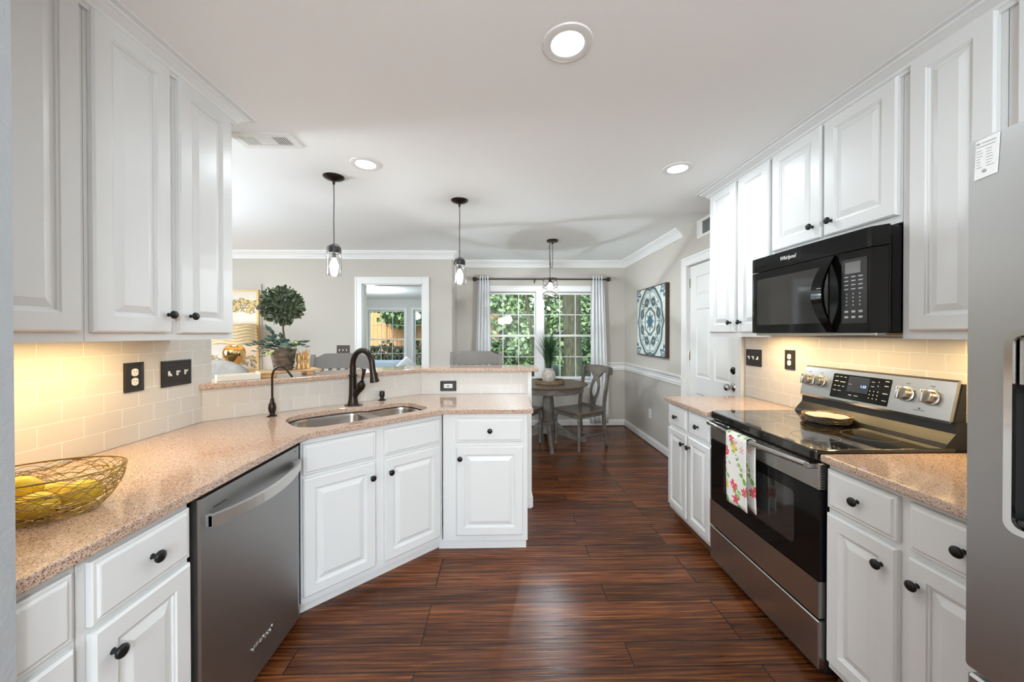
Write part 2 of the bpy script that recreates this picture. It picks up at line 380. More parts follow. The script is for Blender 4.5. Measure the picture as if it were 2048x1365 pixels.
def mesh_of(name, bm, m, smooth=False, auto=None):
    bmesh.ops.recalc_face_normals(bm, faces=bm.faces)
    me = bpy.data.meshes.new(name); bm.to_mesh(me); bm.free()
    for mm in (m if isinstance(m, (list, tuple)) else [m]): me.materials.append(mm)
    if smooth:
        for p in me.polygons: p.use_smooth = True
        if auto:
            try: me.set_sharp_from_angle(angle=radians(auto))
            except Exception: pass
    return me
def part(name, bm, m, parent=None, loc=None, rot=None, smooth=False, auto=35):
    o = bpy.data.objects.new(name, mesh_of(name, bm, m, smooth, auto)); C.objects.link(o)
    if parent is not None: o.parent = parent
    if loc: o.location = loc
    if rot: o.rotation_euler = rot
    return o
def bits(name, boxes, m, parent, mtx=None):
    for b in boxes:
        bm = nb(); bx(bm, b[0], b[1]); o = part(name, bm, m, parent)
        if mtx is not None: o.matrix_local = mtx
def tag(o, label, cat, group=None, kind=None):
    o['label'] = label; o['category'] = cat
    if group: o['group'] = group
    if kind: o['kind'] = kind
    return o
def thing(name, label, cat, loc=(0, 0, 0), rz=0, group=None):
    o = bpy.data.objects.new(name, None); C.objects.link(o); o.empty_display_size = .05
    o.location = loc; o.rotation_euler = (0, 0, rz)
    return tag(o, label, cat, group)
def struct(name, bm, m, **k):
    o = part(name, bm, m, **k); o['kind'] = 'structure'; return o
def dup(root, loc=None, rz=None, label=None):
    def cp(o, par):
        c = o.copy(); C.objects.link(c); c.parent = par
        for ch in list(o.children): cp(ch, c)
        return c
    kids = list(root.children); r = root.copy(); C.objects.link(r)
    for ch in kids: cp(ch, r)
    if loc is not None: r.location = loc
    if rz is not None: r.rotation_euler = (0, 0, rz)
    if label: r['label'] = label
    return r
def text_part(name, s, size, m, parent, mtx, ext=.0004, shear=0, sx=1.0):
    cu = bpy.data.curves.new('t', 'FONT'); cu.body = s; cu.size = size; cu.extrude = ext; cu.shear = shear; cu.align_x = 'CENTER'; cu.align_y = 'CENTER'
    to = bpy.data.objects.new('t', cu); C.objects.link(to)
    dg = bpy.context.evaluated_depsgraph_get(); me = bpy.data.meshes.new_from_object(to.evaluated_get(dg))
    bpy.data.objects.remove(to); bpy.data.curves.remove(cu)
    me.transform(Matrix.Diagonal((sx, 1, 1, 1))); me.materials.clear(); me.materials.append(m)
    o = bpy.data.objects.new(name, me); C.objects.link(o); o.parent = parent; o.matrix_local = mtx
    return o
MX = lambda deg: Matrix.Rotation(radians(deg), 4, 'X')
T = Matrix.Translation
FRONT = MX(90)     # lathe axis z -> -y (out of a front that faces -y)

# ------------------------------------------------------------------ room shell
ZC = 2.4827
def wall_boxes(name, boxes, m, **k):
    bm = nb()
    for lo, hi in boxes: bx(bm, lo, hi)
    return struct(name, bm, m, **k)
wall_boxes('floor', [((-6.2, -3.6, -.1), (2.1, 5.75, 0))], M['floor'])
wall_boxes('ceiling', [((-6.2, -3.6, ZC), (2.1, 5.75, ZC+.1))], M['ceiling'])
XL, XR = -1.62, 1.90
# right wall with the door opening (y 2.88..3.68, z 0..2.07)
DY0, DY1, DZ = 2.895, 3.675, 2.07
wall_boxes('wall_right', [((XR, -3.6, 0), (2.03, DY0, ZC)), ((XR, DY1, 0), (2.03, 5.75, ZC)), ((XR, DY0, DZ), (2.03, DY1, ZC))], M['beige'])
# nook wall with the double window
NY = 5.52; WX0, WX1, WZ0, WZ1 = -.215, 1.435, .70, 2.02
wall_boxes('wall_nook', [((-.63, NY, 0), (WX0, NY+.14, ZC)), ((WX1, NY, 0), (2.03, NY+.14, ZC)), ((WX0, NY, 0), (WX1, NY+.14, WZ0)), ((WX0, NY, WZ1), (WX1, NY+.14, ZC))], M['beige'])
LY = 4.93; OX0, OX1, OZ = -1.815, -1.02, 2.055
wall_boxes('wall_living', [((-6.2, LY, 0), (OX0, LY+.13, ZC)), ((OX1, LY, 0), (-.63, LY+.13, ZC)), ((OX0, LY, OZ), (OX1, LY+.13, ZC))], M['beige'])
wall_boxes('wall_return', [((-.76, LY+.13, 0), (-.63, NY+.14, ZC))], M['beige'])
wall_boxes('wall_left', [((XL-.12, .715, 0), (XL, 2.105, ZC))], M['trim'])
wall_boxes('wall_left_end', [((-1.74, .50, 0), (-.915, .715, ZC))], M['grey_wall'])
wall_boxes('wall_rear_left', [((XL-.12, -3.6, 0), (XL, .50, ZC))], M['beige'])
wall_boxes('wall_far_left', [((-6.3, -3.6, 0), (-6.2, 1.2, ZC)), ((-6.3, 4.0, 0), (-6.2, 5.06, ZC)), ((-6.3, 1.2, 0), (-6.2, 4.0, .6)), ((-6.3, 1.2, 2.3), (-6.2, 4.0, ZC))], M['beige'])
wall_boxes('wall_rear', [((-6.2, -3.72, 0), (-1.55, -3.6, ZC)), ((1.75, -3.72, 0), (2.03, -3.6, ZC)), ((-1.55, -3.72, 0), (1.75, -3.6, .55)), ((-1.55, -3.72, 2.35), (1.75, -3.6, ZC))], M['beige'])
# half wall under the raised bar
KD = Vector((1.0, .89)).normalized(); KN = Vector((-KD.y, KD.x)); K0 = Vector((XL, 2.04))
def kp(s, t): q = K0 + KD*s + KN*t; return (q.x, q.y)
SC = (2.93-2.04)/KD.y
def on_y(t, y): return kp((y - 2.04 - KN.y*t)/KD.y, t)
bm = nb(); prism(bm, [kp(0, 0), on_y(0, 2.93), (.228, 2.93), (.228, 3.05), on_y(.12, 3.05), kp(.18, .12), (XL-.12, 2.105), (XL, 2.105)], 0, 1.09)
struct('wall_peninsula', bm, M['trim'])
wall_boxes('trim_1', [((.228, 2.922, 0), (.258, 3.058, 1.09))], M['trim'])
wall_boxes('baseboard_peninsula', [((.225, 2.915, .012), (.268, 3.07, .09))], M['trim'])

# tile backsplashes
def slab(name, w, h, m, loc, rz, label, th=.008):
    bm = nb(); bx(bm, (0, 0, 0), (w, th, h)); o = part(name, bm, m, loc=loc, rot=(0, 0, rz)); return tag(o, label, 'backsplash')
ROW = .0778
slab('tile_backsplash', 2.10-.715, 1.369-.915, tile_mat('tile_left', (.715-1.392+.29+.0725, 0, 0)), (XL+.008, .715, .915), radians(90), 'cream subway tile backsplash on the left wall beside the wire basket')
slab('tile_backsplash', 2.79-.80, 1.369-.915, tile_mat('tile_right', (2.785-1.927+.0, 0, 0), .137), (XR-.008, 2.785, .915), radians(-90), 'cream subway tile backsplash behind the range and right counter')
a1 = atan2(KD.y, KD.x)
q = kp(.002, -.009)
slab('tile_backsplash', SC-.01, 1.089-.915, tile_mat('tile_angled', (-.067+.0, 0, 0), .150), (q[0], q[1], .915), a1, 'low white tile backsplash behind the sink, under the angled raised bar')
slab('tile_backsplash', .228+.615, 1.089-.915, tile_mat('tile_straight', (.22, 0, 0), .155), (-.615, 2.921, .915), 0, 'short white tile strip behind the peninsula outlet')

# mouldings: profile = list of (out from wall, z) swept along a path; 'out' points to the left of the path
def molding(name, path, prof, m, caps=True, **k):
    P = [Vector(p) for p in path]; rings = []
    for i, p in enumerate(P):
        d0 = (P[i]-P[i-1]).normalized() if i else None; d1 = (P[i+1]-P[i]).normalized() if i < len(P)-1 else None
        n0 = Vector((-d0.y, d0.x)) if d0 else None; n1 = Vector((-d1.y, d1.x)) if d1 else None
        if n0 and n1: n = (n0+n1); n = n/(n.dot(n0))
        else: n = n0 or n1
        rings.append([(p.x + n.x*o, p.y + n.y*o, z) for o, z in prof])
    bm = nb(); loft(bm, rings, caps, caps); return struct(name, bm, m, **k)
g = .004
crown = [(0, ZC-.098), (.012, ZC-.098), (.014, ZC-.082), (.022, ZC-.078), (.034, ZC-.055), (.052, ZC-.036), (.064, ZC-.030), (.066, ZC-.022), (.080, ZC-.016), (.082, ZC), (0, ZC)]
molding('trim_2', [(XR, 3.75), (XR, NY), (-.63, NY), (-.63, LY), (-6.19, LY)], crown, M['trim'])
base = [(0, .012), (.016, .012), (.016, .075), (.009, .088), (.008, .098), (0, .098)]
molding('baseboard_right', [(XR, 3.76), (XR, NY), (-.63, NY), (-.63, LY), (OX1+.09, LY)], base, M['trim'])
molding('baseboard_living', [(OX0-.09, LY), (-6.19, LY)], base, M['trim'])
rail = [(0, .842), (.010, .842), (.014, .852), (.014, .866), (.018, .870), (.018, .884), (.010, .888), (.010, .902), (.020, .908), (.020, .922), (.028, .928), (.036, .938), (.040, .950), (.028, .957), (0, .957)]
molding('trim_3', [(XR, 3.76), (XR, NY), (WX1+.09, NY)], rail, M['trim'])
molding('trim_4', [(WX0-.09, NY), (-.63, NY), (-.63, LY), (OX1+.09, LY)], rail, M['trim'])
molding('trim_5', [(XR, 3.70), (XR, NY), (.24, NY)], [(0, 0), (.022, 0), (.020, .010), (.012, .014), (0, .014)], mat('dark_shoe_molding', (.10, .04, .02), .4))

# casings around openings
def casing(name, x0, x1, zt, w=.088, axis='y', at=0, d=.018, sgn=-1, z0=0.012):
    bm = nb()
    def b(u0, u1, za, zb, dd=d):
        if axis == 'y': bx(bm, (u0, min(at, at+sgn*dd), za), (u1, max(at, at+sgn*dd), zb), .003)
        else: bx(bm, (min(at, at+sgn*dd), u0, za), (max(at, at+sgn*dd), u1, zb), .003)
    b(x0-w, x0, z0, zt+w); b(x1, x1+w, z0, zt+w); b(x0, x1, zt, zt+w)
    e = .0008
    b(x0-w-e, x0-w+.02, z0+e, zt+w+e, d+.006); b(x1+w-.02, x1+w+e, z0+e, zt+w+e, d+.006); b(x0-w+.021, x1+w-.021, zt+w-.02, zt+w+e, d+.006)
    return struct(name, bm, M['trim'])
casing('trim_6', DY0, DY1, DZ, .085, 'x', XR)
casing('trim_7', OX0, OX1, OZ, .09, 'y', LY)
# jambs of the living-room opening
wall_boxes('trim_8', [((OX0-.005, LY, 0.01), (OX0+.012, LY+.13, OZ+.01)), ((OX1-.012, LY, 0.01), (OX1+.005, LY+.13, OZ+.01)), ((OX0, LY, OZ-.012), (OX1, LY+.13, OZ+.005))], M['trim'])
casing('trim_9', WX0, WX1, WZ1, .088, 'y', NY, z0=.62)
wall_boxes('trim_10', [((WX0-.12, NY-.05, WZ0-.035), (WX1+.12, NY+.02, WZ0)), ((WX0-.088, NY-.016, WZ0-.12), (WX1+.088, NY, WZ0-.035))], M['trim'])

def hung_window(name, x0, x1, z0, z1, y, cols=3, rows=2, m=None, depth=.06):
    """double-hung sash pair; glass is a child"""
    m = m or M['trim']; bm = nb(); zm = (z0+z1)/2; fw = .032; mw = .012
    for (za, zb, yy) in ((z0, zm+.018, y+.012), (zm-.018, z1, y+.036)):
        bx(bm, (x0, yy, za), (x0+fw, yy+.022, zb)); bx(bm, (x1-fw, yy, za), (x1, yy+.022, zb))
        bx(bm, (x0+fw, yy, za), (x1-fw, yy+.022, za+fw+.004)); bx(bm, (x0+fw, yy, zb-fw), (x1-fw, yy+.022, zb))
        for i in range(1, cols):
            xx = x0+fw + (x1-x0-2*fw)*i/cols; bx(bm, (xx-mw/2, yy+.006, za+fw), (xx+mw/2, yy+.016, zb-fw))
        for j in range(1, rows):
            zz = za+fw + (zb-za-2*fw)*j/rows; bx(bm, (x0+fw, yy+.006, zz-mw/2), (x1-fw, yy+.016, zz+mw/2))
    o = struct(name, bm, m)
    bm = nb()
    for (za, zb, yy) in ((z0, zm+.018, y+.021), (zm-.018, z1, y+.045)):
        bx(bm, (x0+fw*.6, yy, za+fw*.6), (x1-fw*.6, yy+.003, zb-fw*.6))
    part('window_pane', bm, M['glass'], o)
    return o
mull = (.565, .655)
hung_window('window_1', WX0+.004, mull[0], WZ0+.005, WZ1-.004, NY+.03)
hung_window('window_2', mull[1], WX1-.004, WZ0+.005, WZ1-.004, NY+.03)
wall_boxes('trim_11', [((mull[0], NY-.004, WZ0), (mull[1], NY+.11, WZ1)), ((mull[0]-.012, NY-.014, WZ0), (mull[1]+.012, NY, WZ1))], M['trim'])

# sunroom seen through the opening
SY, SZ = 9.5, 2.277
wall_boxes('floor_sunroom', [((-5.2, 5.06, -.1), (-.77, SY, 0))], mat('sunroom_floor', (.30, .22, .16), .6))
wall_boxes('ceiling_sunroom', [((-5.2, 5.07, SZ), (-.77, SY+.1, SZ+.1))], M['ceiling'])
sw = [(-3.355, -2.42), (-2.19, -1.25)]; sz0, sz1 = .50, 2.0
pale = mat('sunroom_wall', (.70, .69, .66), .8)
wall_boxes('wall_sunroom', [((-5.2, SY, 0), (sw[0][0], SY+.12, SZ)), ((sw[0][1], SY, 0), (sw[1][0], SY+.12, sz1)), ((sw[1][1], SY, 0), (-.77, SY+.12, SZ)), ((sw[0][0], SY, sz1), (sw[1][1], SY+.12, SZ)), ((sw[0][0], SY, 0), (sw[0][1], SY+.12, sz0)), ((sw[1][0], SY, 0), (sw[1][1], SY+.12, sz0))], pale)
wall_boxes('wall_sunroom_right', [((-.90, 5.66, 0), (-.77, SY, SZ))], pale)
wall_boxes('wall_sunroom_left', [((-5.3, 5.06, 0), (-5.2, 6.2, SZ)), ((-5.3, 6.2, 0), (-5.2, 9.0, .5)), ((-5.3, 6.2, 2.1), (-5.2, 9.0, SZ)), ((-5.3, 9.0, 0), (-5.2, SY+.12, SZ))], pale)
for i, (a, b) in enumerate(sw):
    hung_window('window_%d' % (3+i), a+.005, b-.005, sz0+.005, sz1-.005, SY+.03)
    casing('trim_%d' % (12+i), a, b, sz1, .06, 'y', SY, z0=sz0-.06)

# interior door in the right wall
def door_leaf():
    W_, H_ = DY1-DY0-.012, DZ-.02
    root = tag(bpy.data.objects.new('door_1', None), 'white six panel door', 'door'); C.objects.link(root); del root['label']; del root['category']
    root['kind'] = 'structure'; root.location = (XR+.022, DY1-.006, .012); root.rotation_euler = (0, 0, radians(-90))
    bm = nb(); xs = [0, .115, .355, .415, .655, W_]; zs = [0, .20, .80, .96, 1.62, 1.74, 1.94, H_]
    t = 0
    for i in range(len(xs)-1):
        for j in range(len(zs)-1):
            x0, x1, z0, z1 = xs[i], xs[i+1], zs[j], zs[j+1]
            if i in (1, 3) and j in (1, 3, 5):
                rs = [(0, 0), (.010, .008), (.018, .008), (.040, .001)]
                loft(bm, [[(x0+a, y, z0+a), (x1-a, y, z0+a), (x1-a, y, z1-a), (x0+a, y, z1-a)] for a, y in rs], False, True)
            else: bm.faces.new([bm.verts.new(p) for p in ((x0, 0, z0), (x1, 0, z0), (x1, 0, z1), (x0, 0, z1))])
    bmesh.ops.remove_doubles(bm, verts=bm.verts, dist=.0002)
    bx(bm, (0, .009, 0), (W_, .035, H_))
    part('door_panel', bm, M['trim'], root)
    k = nb(); lathe(k, [(.030, 0), (.031, .004), (.024, .010), (.011, .014), (.011, .034), (.022, .040), (.029, .052), (.028, .066), (.018, .074), (.0, .076)], 24, T((.694, 0, .95-.012)) @ FRONT, False)
    part('door_knob', k, M['nickel'], root, smooth=True)
    k = nb(); lathe(k, [(.030, 0), (.031, .006), (.022, .012), (.0, .013)], 24, T((.694, 0, 1.075)) @ FRONT, False); bx(k, (.688, -.026, 1.062), (.700, -.01, 1.088), .002)
    part('deadbolt', k, M['knob'], root, smooth=True)
    for z in (.25, 1.115, 1.84):
        k = nb(); lathe(k, [(.006, 0), (.006, .09)], 10, T((-.004, -.008, z))); bx(k, (-.004, -.006, z), (.014, -.001, z+.09))
        part('hinge', k, M['nickel'], root)
door_leaf()
wall_boxes('trim_14', [((XR-.001, DY0-.004, .012), (XR+.13, DY0+.005, DZ)), ((XR-.001, DY1-.005, .012), (XR+.13, DY1+.004, DZ)), ((XR+.06, DY0, .012), (XR+.075, DY1, DZ)), ((XR, DY0, DZ-.002), (XR+.13, DY1, DZ+.004))], M['trim'])

# ------------------------------------------------------------------ cabinet parts
def knob_bm():
    bm = nb(); lathe(bm, [(.008, 0), (.0065, .003), (.0055, .012), (.008, .016), (.0155, .019), (.0165, .023), (.0145, .027), (.008, .0295), (0, .030)], 20, FRONT, False)
    return bm
KNOB = mesh_of('knob', knob_bm(), M['knob'], True)
def knob(parent, x, z, y=-.0205):
    o = bpy.data.objects.new('knob', KNOB); C.objects.link(o); o.parent = parent; o.location = (x, y, z); return o
def rect_rings(bm, x0, z0, x1, z1, prof):
    loft(bm, [[(x0+a, y, z0+a), (x1-a, y, z0+a), (x1-a, y, z1-a), (x0+a, y, z1-a)] for a, y in prof], True, True)
def cab_door(parent, x0, z0, x1, z1, kn=None, st=.052, name='door'):
    """raised panel door, local to the cabinet front (front faces -y)"""
    bm = nb(); w, h = x1-x0, z1-z0; t = .021
    rect_rings(bm, 0, 0, w, h, [(0, -.001), (0, -t+.006), (.003, -t+.003), (.006, -t), (st, -t), (st+.003, -t+.004), (st+.007, -t+.005), (st+.009, -t+.010), (st+.015, -t+.010), (st+.040, -t+.001)])
    o = part(name, bm, M['white'], parent, (x0, 0, z0))
    if kn: knob(o, kn[0]-x0, kn[1]-z0)
    return o
def cab_drawer(parent, x0, z0, x1, z1, kn=True, name='drawer'):
    bm = nb(); w, h = x1-x0, z1-z0; t = .021
    rect_rings(bm, 0, 0, w, h, [(0, -.001), (0, -t+.008), (.003, -t+.005), (.010, -t+.005), (.014, -t+.001), (.017, -t)])
    o = part(name, bm, M['white'], parent, (x0, 0, z0))
    if kn: knob(o, (kn[0]-x0) if isinstance(kn, tuple) else w/2, (kn[1]-z0) if isinstance(kn, tuple) else h/2)
    return o
LR, RR = radians(90), radians(-90)

# ---- left base cabinets (front faces +x); local x = world y
FXL = -.965
def base_carcass(parent, w, d=.58, h=.883, z0=.10, toe=.06, end=None):
    bm = nb(); bx(bm, (0, 0, z0-.03), (w, d, h), .0015); bx(bm, (.0, toe, 0), (w, d, z0-.03))
    return part('carcass', bm, M['white'], parent)
t = thing('base_cabinet', 'white base cabinet below the wire basket, nearest on the left', 'cabinet', (FXL, .7165, 0), LR, 'base cabinets along the left wall')
base_carcass(t, .1385)
cab_drawer(t, .001, .708, .1215, .860, False); cab_door(t, .001, .10, .1215, .690)
t = thing('base_cabinet', 'white base cabinet between the nearest cabinet and the dishwasher', 'cabinet', (FXL, .857, 0), LR, 'base cabinets along the left wall')
base_carcass(t, .300)
cab_drawer(t, .019, .708, .291, .860, (.163, .787)); cab_door(t, .019, .10, .291, .692, (.060, .617))
# ---- angled sink base
AD = Vector((.7335, .6797)); AN = Vector((-.6797, .7335)); aa = atan2(AD.y, AD.x)
P0 = Vector((-.945, 1.815)) + AN*.0205      # frame plane
t = thing('sink_base_cabinet', 'white two door sink base cabinet set at an angle', 'cabinet', (P0.x, P0.y, 0), aa)
bm = nb()
prism(bm, [(-.018, 0), (.805, 0), (.805, .045), (.52, .56), (.02, .52), (-.018, .04)], .062, .715)
prism(bm, [(-.018, 0), (.805, 0), (.805, .02), (-.018, .02)], .715, .883)
prism(bm, [(-.02, .036), (.815, .036), (.5, .52), (.02, .48)], 0, .062)
part('carcass', bm, M['white'], t)
cab_drawer(t, -.009, .700, .356, .850, False, 'false_drawer_front'); cab_drawer(t, .408, .700, .784, .850, False, 'false_drawer_front')
cab_door(t, -.009, .098, .356, .680, (.332, .600)); cab_door(t, .408, .098, .784, .680, (.440, .603))
# ---- straight peninsula base
t = thing('base_cabinet', 'white single door peninsula cabinet with one drawer, at the end of the peninsula', 'cabinet', (-.360, 2.361, 0), 0)
bm = nb(); bx(bm, (0, 0, .062), (.542, .56, .883), .0015); bx(bm, (-.03, .025, 0), (.535, .56, .062)); part('carcass', bm, M['white'], t)
cab_drawer(t, .087, .702, .513, .853, (.301, .777)); cab_door(t, .087, .105, .513, .675, (.112, .601))

# ---- counters
def counter(name, poly, holes, label, z0=.884, z1=.914):
    bm = nb(); prism(bm, poly, z0, z1, holes)
    o = part(name, bm, M['counter']); md = o.modifiers.new('edge', 'BEVEL'); md.width = .006; md.segments = 3; md.limit_method = 'ANGLE'; md.angle_limit = radians(60)
    return tag(o, label, 'countertop')
def ap(s, tt, base_=Vector((-.945, 1.815))): q = base_ + AD*s + AN*tt; return (q.x, q.y)
hole = []
def arc(cx, cy, r, a0, a1, n=7):
    return [(cx + r*cos(radians(a0+(a1-a0)*k/n)), cy + r*sin(radians(a0+(a1-a0)*k/n))) for k in range(n+1)]
so = arc(.13, .195, .14, 180, 270) + arc(.66, .155, .10, 270, 360) + arc(.66, .305, .095, 0, 90) + arc(.48, .415, .03, -90, -140, 3)[:0] + [(.50, .402), (.47, .412), (.44, .432)] + arc(.30, .300, .165, 62, 90, 3) + arc(.15, .305, .16, 90, 180)
hole = [ap(s_, t_) for s_, t_ in so]
counter('countertop', [(-.932, .716), (-.932, 1.775), (-.916, 1.808), (-.380, 2.305), (-.345, 2.325), (.217, 2.335), (.226, 2.918), on_y(-.0105, 2.918), kp(.004, -.0105), (XL+.0095, 2.02), (XL+.0095, .716)], [hole], 'long speckled tan countertop running round the sink and peninsula')
counter('countertop', [(1.257, 2.207), (1.257, 2.775), (1.262, 2.782), (1.891, 2.782), (1.891, 2.207)], [], 'small speckled tan countertop between the range and the white door')
counter('countertop', [(1.262, .83), (1.270, 1.425), (1.274, 1.429), (1.891, 1.429), (1.891, .83)], [], 'speckled tan countertop between the range and the refrigerator')
bar = [(XL+.002, 2.005), on_y(-.03, 2.90), (.312, 2.90), (.312, 3.21), on_y(.28, 3.21), kp(.088, .28), (XL-.12, 2.107), (XL+.002, 2.107)]
counter('bar_countertop', bar, [], 'raised speckled tan bar top carrying the topiary', 1.0905, 1.1205)

# ---- double bowl sink
def sink():
    t = thing('kitchen_sink', 'stainless double bowl sink set in the angled counter', 'sink', (-.945, 1.815, .884), aa)
    def bowl(o, n):
        bm = nb(); cx = sum(p[0] for p in o)/len(o); cy = sum(p[1] for p in o)/len(o)
        R_ = lambda k, z: [(cx+(x-cx)*k, cy+(y-cy)*k, z) for x, y in o]
        rings = [R_(1.10, -.004), R_(1.0, -.004), R_(.985, -.02), R_(.95, -.14), R_(.90, -.158), R_(.8, -.164), R_(.15, -.166), R_(.14, -.170), R_(.02, -.170)]
        loft(bm, rings, False, True); part(n, bm, M['sink'], t, smooth=True, auto=60)
    bowl(arc(.125, .19, .125, 180, 270) + arc(.36, .125, .06, 270, 360) + arc(.36, .36, .06, 0, 90) + arc(.15, .31, .15, 90, 180), 'basin')
    bowl(arc(.52, .125, .06, 180, 270) + arc(.66, .155, .09, 270, 360) + arc(.66, .30, .09, 0, 90) + arc(.52, .33, .06, 90, 180), 'basin')
    bm = nb(); bx(bm, (.405, .07, -.012), (.475, .42, -.003), .002); part('divider', bm, M['sink'], t)
sink()

# ---- faucets
def faucet():
    t = thing('faucet', 'tall dark bronze pull-down faucet behind the sink', 'faucet', (-.979, 2.487, .914), 0)
    bm = nb(); lathe(bm, [(.040, 0), (.037, .006), (.030, .03), (.026, .07), (.024, .14), (.0235, .19), (.028, .196), (.028, .206), (.022, .210)], 24); part('body', bm, M['bronze'], t, smooth=True)
    # gooseneck leans toward the sink (local +x to camera right and a little forward)
    dx, dy = .92, -.39; pts = []
    pts += [(0, 0, .20), (0, 0, .27)]
    for k in range(0, 13):
        a = radians(180 - k*15); rr = .082; pts.append(((rr + rr*cos(a))*dx, (rr + rr*cos(a))*dy, .27 + .098*sin(a)))
    pts.append((.166*dx, .166*dy, .25))
    bm = nb(); tube(bm, pts, [.0205, .020] + [.0185]*12 + [.0185, .019], 16); part('gooseneck', bm, M['bronze'], t, smooth=True)
    bm = nb(); lathe(bm, [(.018, 0), (.019, -.02), (.021, -.035), (.021, -.05), (.029, -.088), (.030, -.10), (.024, -.103), (.0, -.103)], 20, T((.164*dx, .164*dy, .262)) @ Matrix.Rotation(radians(-9), 4, 'Y')); bx(bm, (.164*dx+.018, .164*dy-.008, .18), (.164*dx+.033, .164*dy+.008, .225), .003); part('spray_head', bm, M['bronze'], t, smooth=True)
    bm = nb(); tube(bm, [(.005, 0, .055), (.03, -.012, .088), (.062, -.022, .125)], [.020, .021, .024], 16)
    lathe(bm, [(.024, 0), (.027, .012), (.025, .03), (.014, .040), (.016, .046), (.010, .05)], 18, T((.060, -.022, .120)) @ Matrix.Rotation(radians(12), 4, 'Y')); part('valve_body', bm, M['bronze'], t, smooth=True)
    bm = nb(); tube(bm, [(.070, -.022, .165), (.074, -.023, .19), (.080, -.024, .215), (.082, -.024, .238), (.082, -.024, .248)], [.007, .009, .010, .013, .011], 12); part('lever', bm, M['bronze'], t, smooth=True)
    bm = nb(); prism(bm, rrect(-.055, -.032, .062, .032, .03), 0, .004); part('deck_plate', bm, M['bronze'], t)
faucet()
t = thing('filter_faucet', 'slim dark bronze drinking water faucet at the corner of the counter', 'faucet', (-1.318, 2.167, .914))
bm = nb(); lathe(bm, [(.026, 0), (.025, .004), (.014, .010), (.013, .018), (.019, .034), (.021, .05), (.018, .07), (.011, .082), (.010, .098), (.006, .104)], 20); part('body', bm, M['bronze'], t, smooth=True)
bm = nb(); pts = [(0, 0, .10), (0, 0, .20)] + [((.062 + .062*cos(radians(180-k*15)))*.96, -(.062 + .062*cos(radians(180-k*15)))*.28, .225 + .066*sin(radians(180-k*15))) for k in range(0, 10)] + [(.137, -.038, .232)]
tube(bm, pts, .0058, 12); part('spout', bm, M['bronze'], t, smooth=True)
bm = nb(); tube(bm, [(.010, -.008, .055), (.014, -.012, .08), (.012, -.012, .108)], [.004, .006, .005], 10); part('lever', bm, M['bronze'], t, smooth=True)
t = thing('soap_dispenser', 'short dark bronze soap pump right of the tall faucet', 'soap dispenser', (-.843, 2.669, .914))
bm = nb(); lathe(bm, [(.028, 0), (.027, .003), (.014, .008), (.013, .026), (.018, .030), (.018, .060), (.016, .066), (0, .067)], 20, None, False); part('pump_body', bm, M['bronze'], t, smooth=True)

# ---- dishwasher
def dishwasher():
    t = thing('dishwasher', 'stainless dishwasher with a bowed bar handle, left of the sink cabinet', 'dishwasher', (-.955, 1.168, 0), LR)
    bm = nb(); bx(bm, (.004, .035, .05), (.612, .60, .870)); bx(bm, (.004, .07, 0.0), (.612, .6, .05)); part('tub', bm, M['black'], t)
    bm = nb(); prism(bm, [(.022, .030), (.022, .006), (.028, .0), (.585, -.004), (.604, .0), (.606, .030)], .045, .862); part('door', bm, M['steel_dark'], t)
    bm = nb(); n = 14; rings = []
    for k in range(n+1):
        u = k/n; x = .045 + .535*u; bow = .050*sin(pi*u)**.8; th = .0065
        y = -.018 - bow; z = .783 - .006*sin(pi*u)
        rings.append([(x, y-th, z-.019), (x, y+th, z-.021), (x, y+th, z+.021), (x, y-th, z+.019)])
    loft(bm, rings); bx(bm, (.045, -.024, .764), (.062, .001, .802), .002); bx(bm, (.563, -.024, .764), (.580, .001, .802), .002)
    part('handle', bm, mat('handle_steel', (.66, .65, .63), .38, .9), t)
    bm = nb(); bx(bm, (.080, -.0008, .8115), (.150, .002, .8150)); part('vent_slot', bm, M['black'], t)
    text_part('logo', 'Whirlpool', .034, M['chrome'], t, T((.325, -.0035, .165)) @ MX(90), .0012, .25, .9)
    bm = nb(); lathe(bm, [(.003, 0), (.003, .001)], 10, T((.57, -.004, .842)) @ FRONT); part('indicator', bm, M['black'], t)
dishwasher()

# ---- upper cabinets
def upper(name, label, group, loc, rz, w, z0, z1, doors, d=.302, frame_bottom=True):
    t = thing(name, label, 'cabinet', (loc[0], loc[1], z0), rz, group)
    bm = nb(); bx(bm, (0, 0, .022), (w, d, z1-z0)); bx(bm, (0, 0, 0), (w, .019, .022)); bx(bm, (0, .019, 0), (.016, d, .022)); bx(bm, (w-.016, .019, 0), (w, d, .022))
    part('carcass', bm, M['white'], t)
    for (x0, a, x1, b, kn) in doors: cab_door(t, x0, a-z0, x1, b-z0, (kn[0], kn[1]-z0) if kn else None, .056)
    return t
UB, UT = 1.368, ZC
UX = -1.317
upper('wall_cabinet', 'white wall cabinet nearest on the left, its single door cut by the wall edge', 'wall cabinets above the left counter', (UX, .716), LR, .482, UB, 2.482, [(.02, 1.400, .462, 2.440, None)])
upper('wall_cabinet', 'white two door wall cabinet on the left beside the opening to the living room', 'wall cabinets above the left counter', (UX, 1.200), LR, .652, UB, 2.482, [(.012, 1.398, .293, 2.440, (.275, 1.468)), (.332, 1.395, .622, 2.440, (.378, 1.467))])
RXU = 1.6256
g = 'wall cabinets above the range and right counter'
upper('wall_cabinet', 'tall white two door wall cabinet left of the microwave', g, (RXU, 2.806), RR, .650, 1.370, 2.482, [(.028, 1.400, .328, 2.435, (.285, 1.468)), (.360, 1.400, .640, 2.435, (.393, 1.468))], .272)
upper('wall_cabinet', 'short white two door wall cabinet over the microwave', g, (RXU, 2.154), RR, .704, 1.842, 2.482, [(.016, 1.872, .345, 2.435, (.300, 1.938)), (.361, 1.872, .696, 2.435, (.405, 1.938))], .272)
